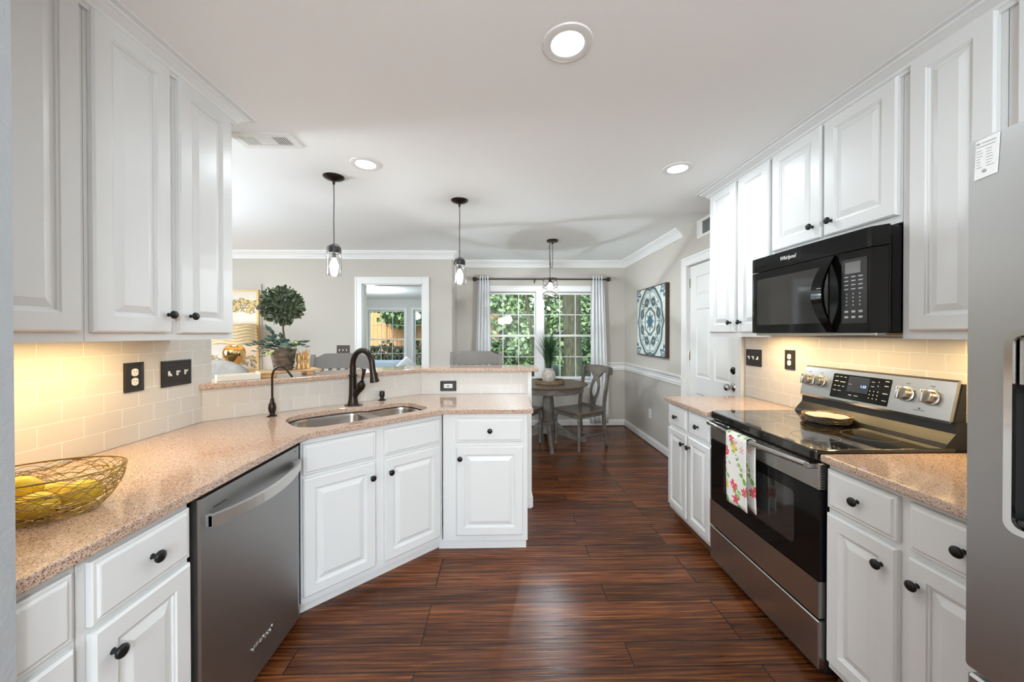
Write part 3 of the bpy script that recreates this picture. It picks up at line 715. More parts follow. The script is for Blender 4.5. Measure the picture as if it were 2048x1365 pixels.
upper('wall_cabinet', 'tall white single door wall cabinet right of the microwave', g, (RXU, 1.447), RR, .302, 1.370, 2.482, [(.034, 1.403, .286, 2.450, None)], .272)
upper('wall_cabinet', 'white wall cabinet above the refrigerator', g, (RXU, 1.142), RR, .93, 1.870, 2.482, [(.030, 1.900, .455, 2.435, None), (.470, 1.900, .90, 2.435, None)], .272)
# light rail along the lowest edge of the right near cabinet and cabinet crowns
cab_crown = [(0, ZC-.058), (.008, ZC-.058), (.010, ZC-.047), (.018, ZC-.043), (.022, ZC-.034), (.044, ZC-.018), (.052, ZC-.014), (.054, ZC-.006), (.074, ZC-.004), (.076, ZC-.0005), (0, ZC-.0005)]
molding('trim_15', [(-1.62, 1.853), (UX+.001, 1.853), (UX+.001, .716)], [(-o if False else o, z) for o, z in cab_crown], M['white'])
molding('trim_16', [(RXU-.001, .20), (RXU-.001, 2.807), (1.90, 2.807)], cab_crown, M['white'])

# ---- right base cabinets
FXR = 1.305
t = thing('base_cabinet', 'white base cabinet between the range and the white door', 'cabinet', (FXR, 2.782, 0), RR, 'base cabinets along the right wall')
base_carcass(t, .574, .58)
cab_drawer(t, .012, .712, .276, .862); cab_drawer(t, .304, .712, .562, .862)
cab_door(t, .012, .108, .276, .690, (.246, .620), .042); cab_door(t, .304, .108, .562, .690, (.330, .620), .042)
t = thing('base_cabinet', 'white base cabinet between the range and the refrigerator', 'cabinet', (FXR, 1.424, 0), RR, 'base cabinets along the right wall')
base_carcass(t, .60, .58)
cab_drawer(t, .008, .712, .262, .862); cab_drawer(t, .296, .712, .580, .862)
cab_door(t, .008, .105, .262, .690, (.218, .615)); cab_door(t, .296, .105, .580, .690, (.325, .615))
bm = nb(); bx(bm, (1.342, 2.21, 0), (1.362, 2.785, .022)); bx(bm, (1.342, .84, 0), (1.362, 1.424, .022)); struct('trim_17', bm, mat('brown_toe_strip', (.16, .07, .03), .4))  # brown strips along the foot of the right base cabinets

# ------------------------------------------------------------------ range (front faces -x; local x runs from the far end toward the camera)
def kitchen_range():
    W_ = .765; t = thing('range', 'stainless and black electric range with a glass cooktop', 'range', (1.278, 2.200, 0), RR)
    bm = nb(); bx(bm, (.004, .03, .035), (W_-.002, .60, .885)); bx(bm, (.03, .05, 0), (W_-.03, .58, .035)); part('body', bm, M['black'], t)
    # oven door: steel bands top and bottom, black glass between, slightly bowed
    bm = nb(); bx(bm, (.004, 0, .762), (W_-.006, .035, .872), .004); part('door_top_band', bm, M['steel'], t)
    bm = nb(); n = 16; rg = []
    for k in range(n+1):
        x = .004 + (W_-.010)*k/n; zt = .395 - .0*sin(pi*k/n); zb = .248
        rg.append([(x, 0, zb), (x, .035, zb), (x, .035, zt), (x, 0, zt)])
    loft(bm, rg); part('door_lower_band', bm, M['steel'], t)
    bm = nb(); bx(bm, (.004, .002, .396), (W_-.006, .035, .761), .003); part('oven_door_glass', bm, M['black_gloss'], t)
    bm = nb(); prism(bm, rrect(.13, .48, W_-.13, .71, .02, 4), 0, .0012); part('oven_window', bm, M['screen'], t, rot=(radians(90), 0, 0), loc=(0, .0018, 0))
    bm = nb(); n = 16; rings = []
    for k in range(n+1):
        u = k/n; x = .03 + (W_-.06)*u; y = -.020 - .032*sin(pi*u); z = .858
        rings.append([(x, y + .012*cos(a), z + .013*sin(a)) for a in [2*pi*i/10 for i in range(10)]])
    loft(bm, rings)
    for x in (.03, W_-.03): bx(bm, (x-.014, -.034, .846), (x+.014, .004, .871), .004)
    part('oven_handle', bm, M['steel'], t, smooth=True)
    bits('vent_slot', [((W_-.0062, .008, .772 + i*.0105), (W_-.0052, .024, .777 + i*.0105)) for i in range(9)] + [((.10 + i*.042, -.0006, .866), (.122 + i*.042, .003, .870)) for i in range(14)], M['black'], t)
    bm = nb(); bx(bm, (.004, 0, .040), (W_-.006, .035, .236), .004); part('storage_drawer', bm, M['steel'], t)
    # cooktop with raised front lip
    bm = nb(); prism(bm, [(0, .012), (.02, -.004), (W_/2, -.022), (W_-.02, -.026), (W_, -.016), (W_, .56), (0, .56)], .886, .928); o = part('cooktop', bm, M['cooktop'], t)
    md = o.modifiers.new('edge', 'BEVEL'); md.width = .007; md.segments = 3; md.limit_method = 'ANGLE'; md.angle_limit = radians(60)
    for cx, cy, r in ((.19, .15, .105), (.57, .15, .085), (.19, .40, .075), (.57, .40, .095)):
        bm = nb(); lathe(bm, [(r, .9282), (r+.0012, .9286), (r+.0024, .9282)], 48, T((cx, cy, 0)), False); part('burner_ring', bm, M['ink'], o)
    # rear console: black lower rise and slanted steel panel
    bm = nb(); prof = [(.515, .929), (.525, .945), (.560, .985), (.565, 1.03), (.612, 1.03), (.612, .885), (.53, .885)]
    loft(bm, [[(x, y, z) for y, z in prof] for x in (.006, W_-.004)]); loft(bm, [[(x, .566, 1.03), (x, .600, 1.185), (x, .612, 1.185), (x, .612, 1.03)] for x in (.012, W_-.012)])
    part('console_base', bm, M['black'], t)
    y0, z0, y1, z1 = .555, 1.022, .592, 1.200
    bm = nb(); loft(bm, [[(x, y0-.004, z0), (x, y0-.008, z0+.012), (x, y1-.010, z1-.008), (x, y1, z1), (x, y1+.006, z1), (x, y0+.014, z0)] for x in (.008, .014, W_-.024, W_-.016)])
    con = part('console_panel', bm, M['steel'], t)
    # local frame of the slanted panel: u along x, v up the slope
    sl = atan2((y1-.010)-(y0-.008), (z1-.008)-(z0+.012)); base_m = T((0, y0-.0085, z0+.012)) @ MX(90 - math.degrees(sl))
    def on(m_): return base_m @ m_
    H_ = .16
    bm = nb(); prism(bm, rrect(.205, .012, .505, .142, .004, 2), 0, .0012, ); o = part('display_panel', bm, M['black_gloss'], t); o.matrix_local = on(Matrix())
    bm = nb(); bx(bm, (.295, .055, .0012), (.405, .135, .0018)); bmesh.ops.create_circle(bm, radius=.001) if False else None
    q = part('display_window', bm, mat('display_glass', (.03, .035, .05), .08), t); q.matrix_local = on(Matrix())
    text_part('clock_digits', '1:33', .018, M['blue_digit'], t, on(T((.378, .088, .0021))), .0002)
    bl = [((u, v, .0014), (u+w_, v+h_, .0019)) for (u, v, w_, h_) in [(.218, .125, .018, .003), (.245, .125, .012, .003), (.268, .125, .014, .003), (.218, .100, .022, .004), (.25, .098, .03, .004), (.218, .075, .014, .003), (.24, .075, .014, .003), (.265, .075, .014, .003), (.218, .05, .018, .003), (.245, .05, .018, .003), (.31, .035, .016, .004), (.34, .035, .02, .003), (.415, .118, .015, .003), (.415, .095, .015, .003), (.478, .128, .018, .004), (.478, .105, .018, .004), (.476, .068, .022, .004), (.478, .035, .020, .003), (.300, .093, .016, .0016)]]
    bl += [((.413+i*.019, .035+j*.018, .0014), (.417+i*.019, .040+j*.018, .0019)) for i in range(3) for j in range(3)] + [((.447, .1+i*.02, .0014), (.451, .105+i*.02, .0019)) for i in range(2)]
    bits('button_legend', bl, M['legend'], t, on(Matrix()))
    for u in (.052, .130, .575, .670):
        bm = nb(); lathe(bm, [(.034, 0), (.034, .003), (.027, .005), (.026, .024), (.023, .028), (0, .028)], 28, None, False)
        kb = part('control_knob', bm, M['steel'], t, smooth=True); kb.matrix_local = on(T((u, .085, .0015)))
        bm = nb(); bx(bm, (-.007, -.028, .020), (.007, .028, .046), .004, 2); part('grip', bm, M['steel'], kb, smooth=True)
        bm = nb(); bx(bm, (-.0015, .014, .046), (.0015, .026, .0466)); part('pointer_mark', bm, M['ink'], kb)
    dm = []
    for u in (.052, .130, .575, .670):
        for k in range(9):
            a = radians(200 - k*27.5); dm.append(((u+.039*cos(a)-.0012, .085+.039*sin(a)-.0012, .0012), (u+.039*cos(a)+.0012, .085+.039*sin(a)+.0012, .0016)))
        dm.append(((u-.008, .133, .0012), (u+.006, .136, .0016)))
    bits('dial_mark', dm + [((.615, .022, .0012), (.655, .0245, .0016)), ((.632, .028, .0012), (.638, .034, .0016))], M['ink'], t, on(Matrix()))
    text_part('logo', 'Whirlpool', .0085, M['ink'], t, on(T((.352, .0045, .0008))), .0002, .25)
kitchen_range()

# ------------------------------------------------------------------ microwave
def microwave():
    W_ = .757; z0, z1 = 1.391, 1.835
    t = thing('microwave', 'black over-the-range microwave with a curved handle', 'microwave', (1.5396, 2.206, z0), RR); H_ = z1-z0
    bm = nb(); bx(bm, (.002, .035, .006), (W_-.002, .352, H_-.004), .003); part('housing', bm, M['black_gloss'], t)
    bm = nb(); prism(bm, [(0, .034), (0, .0), (.02, -.003), (.37, -.010), (.70, -.003), (.715, .0), (W_, .030), (W_, .034)], .362, H_); part('vent_grille', bm, M['black_gloss'], t)
    bm = nb(); prism(bm, [(0, .034), (0, .0), (.02, -.004), (.30, -.012), (.578, -.010), (.578, .034)], .004, .358); part('door', bm, M['black_gloss'], t)
    bm = nb(); n = 10
    wy = lambda x: -.0125 if x > .3 else -.0045 - .008*(x-.02)/.28
    poly = rrect(.062, .050, .530, .315, .012, 4)
    vs1 = [(x, -.0150, z) for x, z in poly]
    vs0 = [(x, .004, z) for x, z in poly]
    loft(bm, [vs0, vs1]); part('door_window', bm, M['screen'], t)
    bm = nb(); prism(bm, [(.580, .034), (.580, -.010), (.712, -.001), (.755, .031), (.755, .034)], .004, .358); part('control_panel', bm, M['black_gloss'], t)
    # curved handle
    bm = nb(); rings = []; n = 20
    for k in range(n+1):
        u = k/n; z = .008 + .348*u; s_ = sin(pi*u); rings.append([(.528 + .0 - .030*s_ + .022*s_, -.012-.056*s_, z), (.560, -.010-.050*s_, z), (.564, -.016-.062*s_, z), (.532 - .008*s_, -.022-.070*s_, z)])
    loft(bm, rings); part('handle', bm, M['black_gloss'], t, smooth=True)
    bits('handle_trim', [((.527, -.083, .165), (.566, -.078, .168)), ((.527, -.083, .205), (.566, -.078, .208))], M['chrome'], t)
    # keypad lies on the slightly angled panel
    sl = math.degrees(atan2(.009, .132)); pm = T((.580, -.0103, 0)) @ Matrix.Rotation(radians(sl), 4, 'Z') @ MX(90)
    bm = nb(); prism(bm, rrect(.014, .045, .122, .325, .006, 3), 0, .0015); q = part('keypad', bm, M['black'], t); q.matrix_local = pm
    bm = nb(); bx(bm, (.030, .262, .0015), (.095, .312, .0022)); q = part('display', bm, mat('lcd_grey', (.16, .16, .15), .2), t); q.matrix_local = pm
    bl = [((.026 + i*.030, z, .0016), (.044 + i*.030, z+.005, .0021)) for z in (.245, .228, .210, .192) for i in range(3)]
    bl += [((.034 + i*.028, .170-j*.016, .0016), (.039 + i*.028, .176-j*.016, .0021)) for i in range(3) for j in range(4)]
    bl += [((.028 + i*.030, z, .0016), (.044 + i*.030, z+.009, .0021)) for z in (.092, .068) for i in range(3)]
    bits('button_legend', bl, M['legend'], t, pm)
    text_part('logo', 'Whirlpool', .030, M['toggle'], t, T((.285, -.0105, .405)) @ MX(90), .0008, .25, .85)
    bm = nb(); bx(bm, (.02, .01, -.010), (W_-.03, .33, .006), .003); part('underside_tray', bm, M['nickel'], t)
microwave()

# ------------------------------------------------------------------ refrigerator
def fridge():
    t = thing('refrigerator', 'tall stainless refrigerator with a door dispenser', 'refrigerator', (1.05, .802, 0), RR); W_ = .905
    bm = nb(); bx(bm, (.006, .085, .03), (W_-.006, .80, 1.80), .004); bx(bm, (.03, .10, 0), (W_-.03, .78, .03)); part('body', bm, M['ink'], t)
    # left door with dispenser opening: front plate prism in x-z with a hole
    bm = nb(); hx0, hz0, hx1, hz1 = .064, .985, .30, 1.400
    prism(bm, rrect(.0, .648, .449, 1.818, .006, 2), 0, .055, [rrect(hx0, hz0, hx1, hz1, .022, 5)])
    bmesh.ops.transform(bm, matrix=T((0, .055, 0)) @ MX(90), verts=bm.verts)
    o = part('door', bm, M['fridge_steel'], t)
    bm = nb(); bx(bm, (.001, .0555, .650), (.448, .080, 1.816)); part('door_liner', bm, M['ink'], o)
    bm = nb(); prism(bm, rrect(hx0-.001, hz0-.001, hx1+.001, hz1+.001, .022, 5), -.003, .006, [rrect(hx0+.012, hz0+.012, hx1-.012, hz1-.012, .016, 5)])
    bmesh.ops.transform(bm, matrix=MX(90), verts=bm.verts); q = part('dispenser_bezel', bm, M['chrome'], o)
    bm = nb(); bx(bm, (hx0+.004, .045, hz0+.004), (hx1-.004, .052, hz1-.004)); q = part('dispenser_recess', bm, M['black_gloss'], o)
    bm = nb(); bx(bm, (hx0+.012, .004, 1.285), (hx1-.012, .045, 1.388), .004); part('dispenser_panel', bm, M['steel'], o)
    bm = nb(); bx(bm, (hx0+.012, .004, .998), (hx1-.012, .045, 1.012), .003); part('drip_tray', bm, M['black'], o)
    bm = nb(); bx(bm, (.455, 0, .648), (W_, .080, 1.818), .006); part('door', bm, M['fridge_steel'], t)
    bm = nb(); bx(bm, (0, 0, .045), (W_, .080, .634), .006); part('freezer_drawer', bm, M['fridge_steel'], t)
    for x in (.425, .480):
        bm = nb(); tube(bm, [(x, -.004, .80), (x, -.05, .83), (x, -.055, 1.2), (x, -.05, 1.62), (x, -.004, 1.65)], .011, 10); part('door_handle', bm, M['steel'], t, smooth=True)
    n = tag(bpy.data.objects.new('note_sheet', None), 'white printed sheet stuck high on the refrigerator door', 'note'); C.objects.link(n)
    n.location = (1.0485, .802, 0); n.rotation_euler = (0, 0, RR)
    bm = nb(); mt = Matrix.Rotation(0, 4, 'Y')
    poly = [(.010, 1.728), (.048, 1.732), (.052, 1.822-.006), (.013, 1.816-.004)]
    loft(bm, [[(x, .0008, z) for x, z in poly], [(x, .0, z) for x, z in poly]]); part('sheet', bm, M['paper'], n)
    bm = nb()
    rows = [1.804, 1.797, 1.789, 1.783, 1.777, 1.771, 1.765, 1.759, 1.753]
    for j, z in enumerate(rows):
        if j == 0: bx(bm, (.023, -.0004, z), (.046, .0, z+.0022)); bx(bm, (.014, -.0004, z-.001), (.020, 0, z+.003))
        elif j == 1: bx(bm, (.014, -.0004, z), (.045, .0, z+.0016))
        else:
            bx(bm, (.014, -.0004, z), (.014+R.uniform(.006, .013), .0, z+.0013)); bx(bm, (.030, -.0004, z), (.030+R.uniform(.008, .014), .0, z+.0013))
    lathe(bm, [(.004, 0), (.004, .0004)], 12, T((.027, 0, 1.744)) @ FRONT); part('printed_lines', bm, mat('print_grey', (.35, .34, .33), .7), n)
fridge()

# ------------------------------------------------------------------ wall plates
def plate(label, name, w, h, loc, rz, kind, cat, m=None, bevel=True, upright=True):
    t = thing(name, label, cat, loc, rz); m = m or M['plate']
    bm = nb(); rect_rings(bm, -w/2, -h/2, w/2, h/2, [(0, 0), (0, -.006), (.004, -.009), (.009, -.009), (.012, -.006), (.015, -.006)] if bevel else [(0, 0), (0, -.004), (.003, -.006)])
    part('cover_plate', bm, m, t); y = -.0062
    if kind == 'duplex':
        for s_ in (-1, 1):
            bm = nb(); prism(bm, arc(0, .0, .017, 35, 145, 5) + arc(0, 0, .017, 215, 325, 5), 0, .003)
            o = part('receptacle', bm, M['toggle'], t); o.matrix_local = T((0, y, s_*.0205)) @ MX(90) if upright else T((s_*.0205, y, 0)) @ MX(90) @ Matrix.Rotation(pi/2, 4, 'Z')
            bm = nb()
            for x in (-.006, .006): bx(bm, (x-.001, -.001, .003), (x+.001, .007, .0034))
            lathe(bm, [(.002, .003), (.002, .0034)], 8, T((0, -.008, 0))); q = part('slot', bm, M['ink'], o)
    elif kind == 'gfci':
        bm = nb(); bx(bm, (-.034, y-.003, -.0165), (.034, y+.001, .0165), .002); o = part('receptacle', bm, M['toggle'], t)
        bm = nb()
        for x in (-.024, .024): bx(bm, (x-.006, y-.0034, .006), (x+.001, y-.003, .008)); bx(bm, (x-.006, y-.0034, -.008), (x+.001, y-.003, -.006)); lathe(bm, [(.002, 0), (.002, .0004)], 8, T((x+.005, y-.003, 0)) @ FRONT)
        for x in (-.006, .006): bx(bm, (x-.0035, y-.0036, -.008), (x+.0035, y-.003, .008))
        part('slot', bm, M['ink'], o)
    else:
        for i in range(3):
            x = (i-1)*.046; up = 1 if (i + (kind == 'sw2')) % 3 else -1
            bm = nb(); bx(bm, (x-.0055, y-.002, -.012), (x+.0055, y+.001, .012), .001)
            loft(bm, [[(x-.005, y, -.004), (x+.005, y, -.004), (x+.005, y, .004), (x-.005, y, .004)], [(x-.0035, y-.012, up*.009-.003), (x+.0035, y-.012, up*.009-.003), (x+.0035, y-.012, up*.009+.003), (x-.0035, y-.012, up*.009+.003)]])
            part('toggle_switch', bm, M['toggle'], t)
            bm = nb()
            for z in (-.030, .030): lathe(bm, [(.0028, 0), (.0026, .0012), (0, .0014)], 8, T((x, y, z)) @ FRONT, False)
            part('screw', bm, m, t)
    return t
plate('bronze duplex outlet on the left tile wall nearest the basket', 'wall_outlet', .086, .128, (XL+.0085, 1.658, 1.203), LR, 'duplex', 'outlet')
plate('bronze triple switch plate on the left tile wall near the bar end', 'light_switch', .168, .126, (XL+.0085, 1.873, 1.199), LR, 'sw', 'light switch')
plate('bronze horizontal outlet on the half wall under the bar', 'wall_outlet', .126, .080, (-.402, 2.9205, .980), 0, 'gfci', 'outlet')
plate('bronze triple switch plate beside the white door', 'light_switch', .160, .124, (XR-.0085, 2.690, 1.212), RR, 'sw2', 'light switch')
plate('bronze duplex outlet above the counter left of the range', 'wall_outlet', .080, .126, (XR-.0085, 2.350, 1.221), RR, 'duplex', 'outlet')
plate('dark triple switch plate on the living room wall', 'light_switch', .168, .126, (-2.066, LY, 1.178), 0, 'sw', 'light switch', M['frame_brown'], False)
plate('plain white outlet low on the dining nook wall', 'wall_outlet', .075, .118, (XR, 4.585, .385), RR, 'duplex', 'outlet', M['toggle'], False)

# ------------------------------------------------------------------ vents
t = thing('ceiling_vent', 'white three section ceiling vent beside the left cabinets', 'vent', (-1.300, 2.105, ZC))
bm = nb(); prism(bm, rrect(-.165, -.078, .165, .078, .003, 1), -.008, 0, [rrect(-.130, -.045, .130, .045, .002, 1)]); part('frame', bm, M['trim'], t)
bm = nb(); bx(bm, (-.13, -.045, -.0015), (.13, .045, -.0005)); part('cavity', bm, M['vent_dark'], t)
bm = nb()
for i in range(7): bx(bm, (-.126+i*.0125, -.044, -.007), (-.119+i*.0125, .044, -.0045), 0, 1)
for i in range(12): bx(bm, (-.040, -.043+i*.0073, -.007), (.040, -.038+i*.0073, -.0045))
for i in range(7): bx(bm, (.046+i*.0125, -.044, -.007), (.0505+i*.0125, .044, -.0045))
bx(bm, (-.043, -.045, -.008), (-.040, .045, -.002)); bx(bm, (.040, -.045, -.008), (.043, .045, -.002)); part('louvers', bm, M['trim'], t)
t = thing('wall_vent', 'white air return grille high on the wall above the white door', 'vent', (XR, 3.49, 2.295), RR)
bm = nb(); rect_rings(bm, 0, 0, .36, .172, [(0, 0), (0, -.006), (.004, -.009), (.022, -.009), (.024, -.004)]); part('frame', bm, M['trim'], t)
bm = nb()
for i in range(9): bx(bm, (.10, -.010, .028+i*.013), (.33, -.0052, .036+i*.013))
part('louvers', bm, M['vent_dark'], t)

# ------------------------------------------------------------------ recessed lights, pendants, under-cabinet lights
def downlight(label, x, y, first=[None]):
    if first[0] is None:
        t = thing('recessed_light', label, 'ceiling light', (x, y, ZC), 0, 'recessed ceiling lights')
        bm = nb(); lathe(bm, [(.094, 0), (.092, -.005), (.075, -.009), (.062, -.006), (.060, -.001)], 40, None, False); part('trim_ring', bm, M['trim'], t, smooth=True)
        bm = nb(); lathe(bm, [(.0615, -.004), (.05, -.0055), (0, -.006)], 40, None, False); part('diffuser', bm, M['diffuser'], t, smooth=True)
        first[0] = t
    else: t = dup(first[0], (x, y, ZC), label=label)
    l = light('downlight_beam', 'AREA', (x, y, ZC-.012), 3.4, COOL, .12)
    l.data.spread = radians(170)
downlight('largest recessed ceiling light, nearest the camera', .258, 1.382)
downlight('recessed ceiling light beside the left hanging jar pendant', -.855, 2.388)
downlight('recessed ceiling light over the aisle near the right wall cabinets', 1.178, 2.411)
for x, y in ((.3, -.9), (.1, -2.4)): light('rear_fill', 'POINT', (x, y, 1.85), 46, COOL, .14)  # added fill lamps behind the camera, no fixture, to lift the ceiling
light('living_fill', 'POINT', (-3.2, 2.3, 1.80), 88, COOL, .14)  # added fill lamp without a fixture, brightens the living room

def jar_pendant(label, x, y, zcap, first=[None]):
    if first[0] is None:
        t = thing('jar_pendant_light', label, 'pendant light', (x, y, ZC), 0, 'jar pendants over the bar')
        bm = nb(); lathe(bm, [(.070, 0), (.069, -.006), (.055, -.016), (.030, -.024), (.010, -.030), (.008, -.050), (.006, -.055)], 32); part('canopy', bm, M['bronze'], t, smooth=True)
        zc = zcap - ZC
        bm = nb(); tube(bm, [(0, 0, -.05), (.0015, 0, -.15), (-.001, 0, -.3), (0, 0, zc+.025)], .0032, 8); part('cord', bm, M['black'], t, smooth=True)
        bm = nb(); lathe(bm, [(.010, .024), (.022, .018), (.040, .012), (.0455, .006), (.0465, -.03), (.045, -.034)], 28, T((0, 0, zc))); lathe(bm, [(.0475, -.010), (.0485, -.014), (.0475, -.018)], 28, T((0, 0, zc)), False); part('lid', bm, M['plate'], t, smooth=True)
        bm = nb(); tube(bm, [(-.04, 0, zc), (-.03, 0, zc+.022), (0, 0, zc+.034), (.03, 0, zc+.022), (.042, 0, zc)], .0025, 6); part('bail_wire', bm, M['bronze'], t)
        bm = nb(); prof = [(.0455, -.034), (.048, -.045), (.050, -.055), (.051, -.180), (.049, -.188), (.02, -.192), (0, -.192)]; lathe(bm, prof, 32, T((0, 0, zc)), False)
        lathe(bm, [(.0475, -.056), (.0485, -.178), (.046, -.184), (.0, -.186)], 32, T((0, 0, zc)), False); part('glass_jar', bm, M['jar'], t, smooth=True)
        bm = nb(); lathe(bm, [(.013, -.034), (.013, -.062), (.011, -.066)], 16, T((0, 0, zc))); part('socket', bm, M['black'], t, smooth=True)
        bm = nb(); lathe(bm, [(.010, -.064), (.016, -.080), (.026, -.105), (.029, -.125), (.024, -.148), (.010, -.160), (0, -.162)], 20, T((0, 0, zc)), False); part('bulb', bm, M['bulb'], t, smooth=True)
        first[0] = t
    else: t = dup(first[0], (x, y, ZC), label=label)
    light('pendant_glow', 'POINT', (x, y, zcap-.11), 34, COOL, .03)
jar_pendant('left glass jar pendant hanging nearer the wall cabinets', -1.145, 2.587, 1.985)
jar_pendant('right glass jar pendant hanging in front of the living room wall corner', -.322, 3.022, 1.985)

def cage_pendant():
    cx, cy = .597, 4.295; t = thing('cage_pendant_light', 'spiral metal cage pendant hanging on a chain over the round table', 'pendant light', (cx, cy, ZC))
    bm = nb(); lathe(bm, [(.066, 0), (.066, -.018), (.060, -.022), (.012, -.024), (.010, -.045), (.005, -.05)], 32, T((.025, -.01, 0))); part('canopy', bm, M['rod'], t, smooth=True)
    bm = nb(); tube(bm, [(-.01, .0, -.005), (-.01, 0, -.030), (.004, 0, -.045), (.0, 0, -.062), (-.014, 0, -.058)], .003, 8); lathe(bm, [(.011, 0), (.008, -.008)], 12, T((-.01, 0, -.001))); part('ceiling_hook', bm, M['rod'], t)
    bm = nb()
    def chain(p, q, n):
        p = Vector(p); q = Vector(q); d = (q-p)
        for i in range(n):
            c = p + d*((i+.5)/n); L = d.length/n*.72; w = .0055
            ax = d.normalized(); sd = Vector((1, 0, 0)) if i % 2 else Vector((0, 1, 0)); sd = (sd - ax*sd.dot(ax)).normalized()
            tube(bm, [c + ax*(L*cos(a)) + sd*(w*sin(a)) for a in [2*pi*k/8 for k in range(8)]], .0016, 5, True)
    chain((.025, -.01, -.05), (.030, 0, -.18), 6); chain((.030, 0, -.18), (.025, 0, -.325), 7); chain((.025, 0, -.325), (.005, 0, -.31), 2); chain((.005, 0, -.31), (-.01, 0, -.062), 11); chain((-.008, 0, -.06), (0, 0, -.445), 17)
    part('chain', bm, M['rod'], t)
    bm = nb(); r_ = .085; z0 = 1.800-ZC; z1 = 2.034-ZC
    for z in (z0, z1): tube(bm, [(r_*cos(a), r_*sin(a), z) for a in [2*pi*k/32 for k in range(32)]], .0032, 6, True)
    for ph, dr in ((0, 1), (2.1, 1), (4.2, 1), (0.6, -1), (2.7, -1), (4.8, -1)):
        tube(bm, [(r_*cos(ph+dr*2*pi*k/40), r_*sin(ph+dr*2*pi*k/40), z0+(z1-z0)*k/40) for k in range(41)], .0030, 5)
    for a in (0, 2.09, 4.19): tube(bm, [(0, 0, z1+.005), (r_*cos(a), r_*sin(a), z1)], .0025, 6)
    part('wire_cage', bm, M['rod'], t)
    bm = nb(); lathe(bm, [(.008, 0), (.018, -.01), (.020, -.05), (.016, -.055)], 16, T((0, 0, z1+.008))); part('socket', bm, M['rod'], t, smooth=True)
    bm = nb(); lathe(bm, [(.012, -.045), (.020, -.065), (.030, -.09), (.030, -.105), (.020, -.13), (0, -.137)], 20, T((0, 0, z1)), False); part('bulb', bm, M['bulb'], t, smooth=True)
    light('pendant_glow', 'POINT', (cx, cy, 1.91), 135, COOL, .02)
cage_pendant()
WARM = (1, .70, .32)
def ucl(label, x, y, w, power, z):
    t = thing('under_cabinet_light', label, 'under cabinet light', (x, y, z), 0, 'under cabinet lights')
    bm = nb(); bx(bm, (-.025, -w/2, -.014), (.025, w/2, 0), .003); part('housing', bm, M['trim'], t)
    bm = nb(); bx(bm, (-.018, -w/2+.01, -.016), (.018, w/2-.01, -.0142)); part('lens', bm, mat('warm_lens', (1, .85, .6), .5, emit=((1, .78, .42), 3)), t)
    light('under_cabinet_glow', 'AREA', (x, y, z-.018), power, WARM, .03, w)
ucl('slim light bar under the left wall cabinets', -1.43, 1.25, .58, 2.7, 1.389)
ucl('slim light bar under the wall cabinet right of the microwave', 1.74, 1.295, .22, 1.4, 1.391)
ucl('slim light bar under the wall cabinet left of the microwave', 1.74, 2.34, .27, 1.4, 1.391)
light('microwave_task_light', 'AREA', (1.70, 1.85, 1.375), 1.4, WARM, .06, .5)

# ------------------------------------------------------------------ wire basket with lemons
def basket():
    t = thing('wire_basket', 'oval gold wire basket holding lemons on the left counter', 'basket', (-1.217, 1.0, .914), radians(14.4))
    a_, b_, h_ = .174, .119, .110
    def surf(th, v):      # v 0 base .. 1 rim
        k = .66 + .34*sin(min(1, v)*pi/2)**.9; lift = .004*cos(th)
        return (a_*k*cos(th), b_*k*sin(th), .003 + (h_+lift)*v**1.1)
    bm = nb()
    for v, rr in ((1.0, .0018), (.985, .0012), (.02, .0016)): tube(bm, [surf(2*pi*k/72, v) for k in range(72)], rr, 6, True)
    part('rim', bm, M['gold'], t, smooth=True)
    RB = random.Random(3)
    for i in range(34):
        ph = RB.uniform(0, 2*pi); kf = RB.choice((1, 1, 2, 2, 3)); amp = RB.uniform(.25, .5); mid = RB.uniform(.42, .58); ph2 = RB.uniform(0, 6.28)
        pts = [surf(2*pi*k/84, min(.99, max(.02, mid + amp*sin(kf*2*pi*k/84 + ph) + .10*sin(5*2*pi*k/84 + ph2)))) for k in range(84)]
        bm = nb(); tube(bm, pts, .00085, 5, True); part('woven_wire', bm, M['gold'], t, smooth=True)
    for i in range(9):
        bm = nb(); y = -.070 + .14*i/8; L = .66*a_*sqrt(max(.05, 1-(y/(b_*.66))**2))
        tube(bm, [(-L, y, .004), (0, y+RB.uniform(-.02, .02), .004), (L, y*RB.uniform(-1, 1), .004)], .0011, 5); part('woven_wire', bm, M['gold'], t)
    return t
basket()
def lemon(first=[None]):
    bm = nb(); lathe(bm, [(0, -.050), (.006, -.047), (.010, -.042), (.022, -.033), (.031, -.018), (.034, 0), (.031, .018), (.022, .032), (.011, .041), (.006, .045), (0, .046)], 22, None, False)
    return mesh_of('lemon', bm, M['lemon'], True)
LM = lemon()
lm_rot = Matrix.Rotation(radians(14.4), 3, 'Z'); names = ['yellow lemon at the right end of the wire basket', 'yellow lemon lying in front in the wire basket', 'yellow lemon lying at the back of the wire basket', 'yellow lemon left of the front lemon in the wire basket', 'yellow lemon at the far left end of the basket by the wall edge', 'yellow lemon resting on top in the middle of the basket']
for i, (u, v, w, a) in enumerate([(.072, .022, .040, 50), (.020, -.038, .038, 5), (-.005, .038, .038, 25), (-.062, -.034, .038, -10), (-.095, .026, .040, 80), (-.048, .004, .070, 30)]):
    o = bpy.data.objects.new('lemon', LM); C.objects.link(o); p = lm_rot @ Vector((u, v, 0)); o.location = (-1.217+p.x, 1.0+p.y, .914+w)
    o.rotation_euler = (radians(90), radians(8*i), radians(a+14+90)); tag(o, names[i], 'lemon', 'lemons in the wire basket')

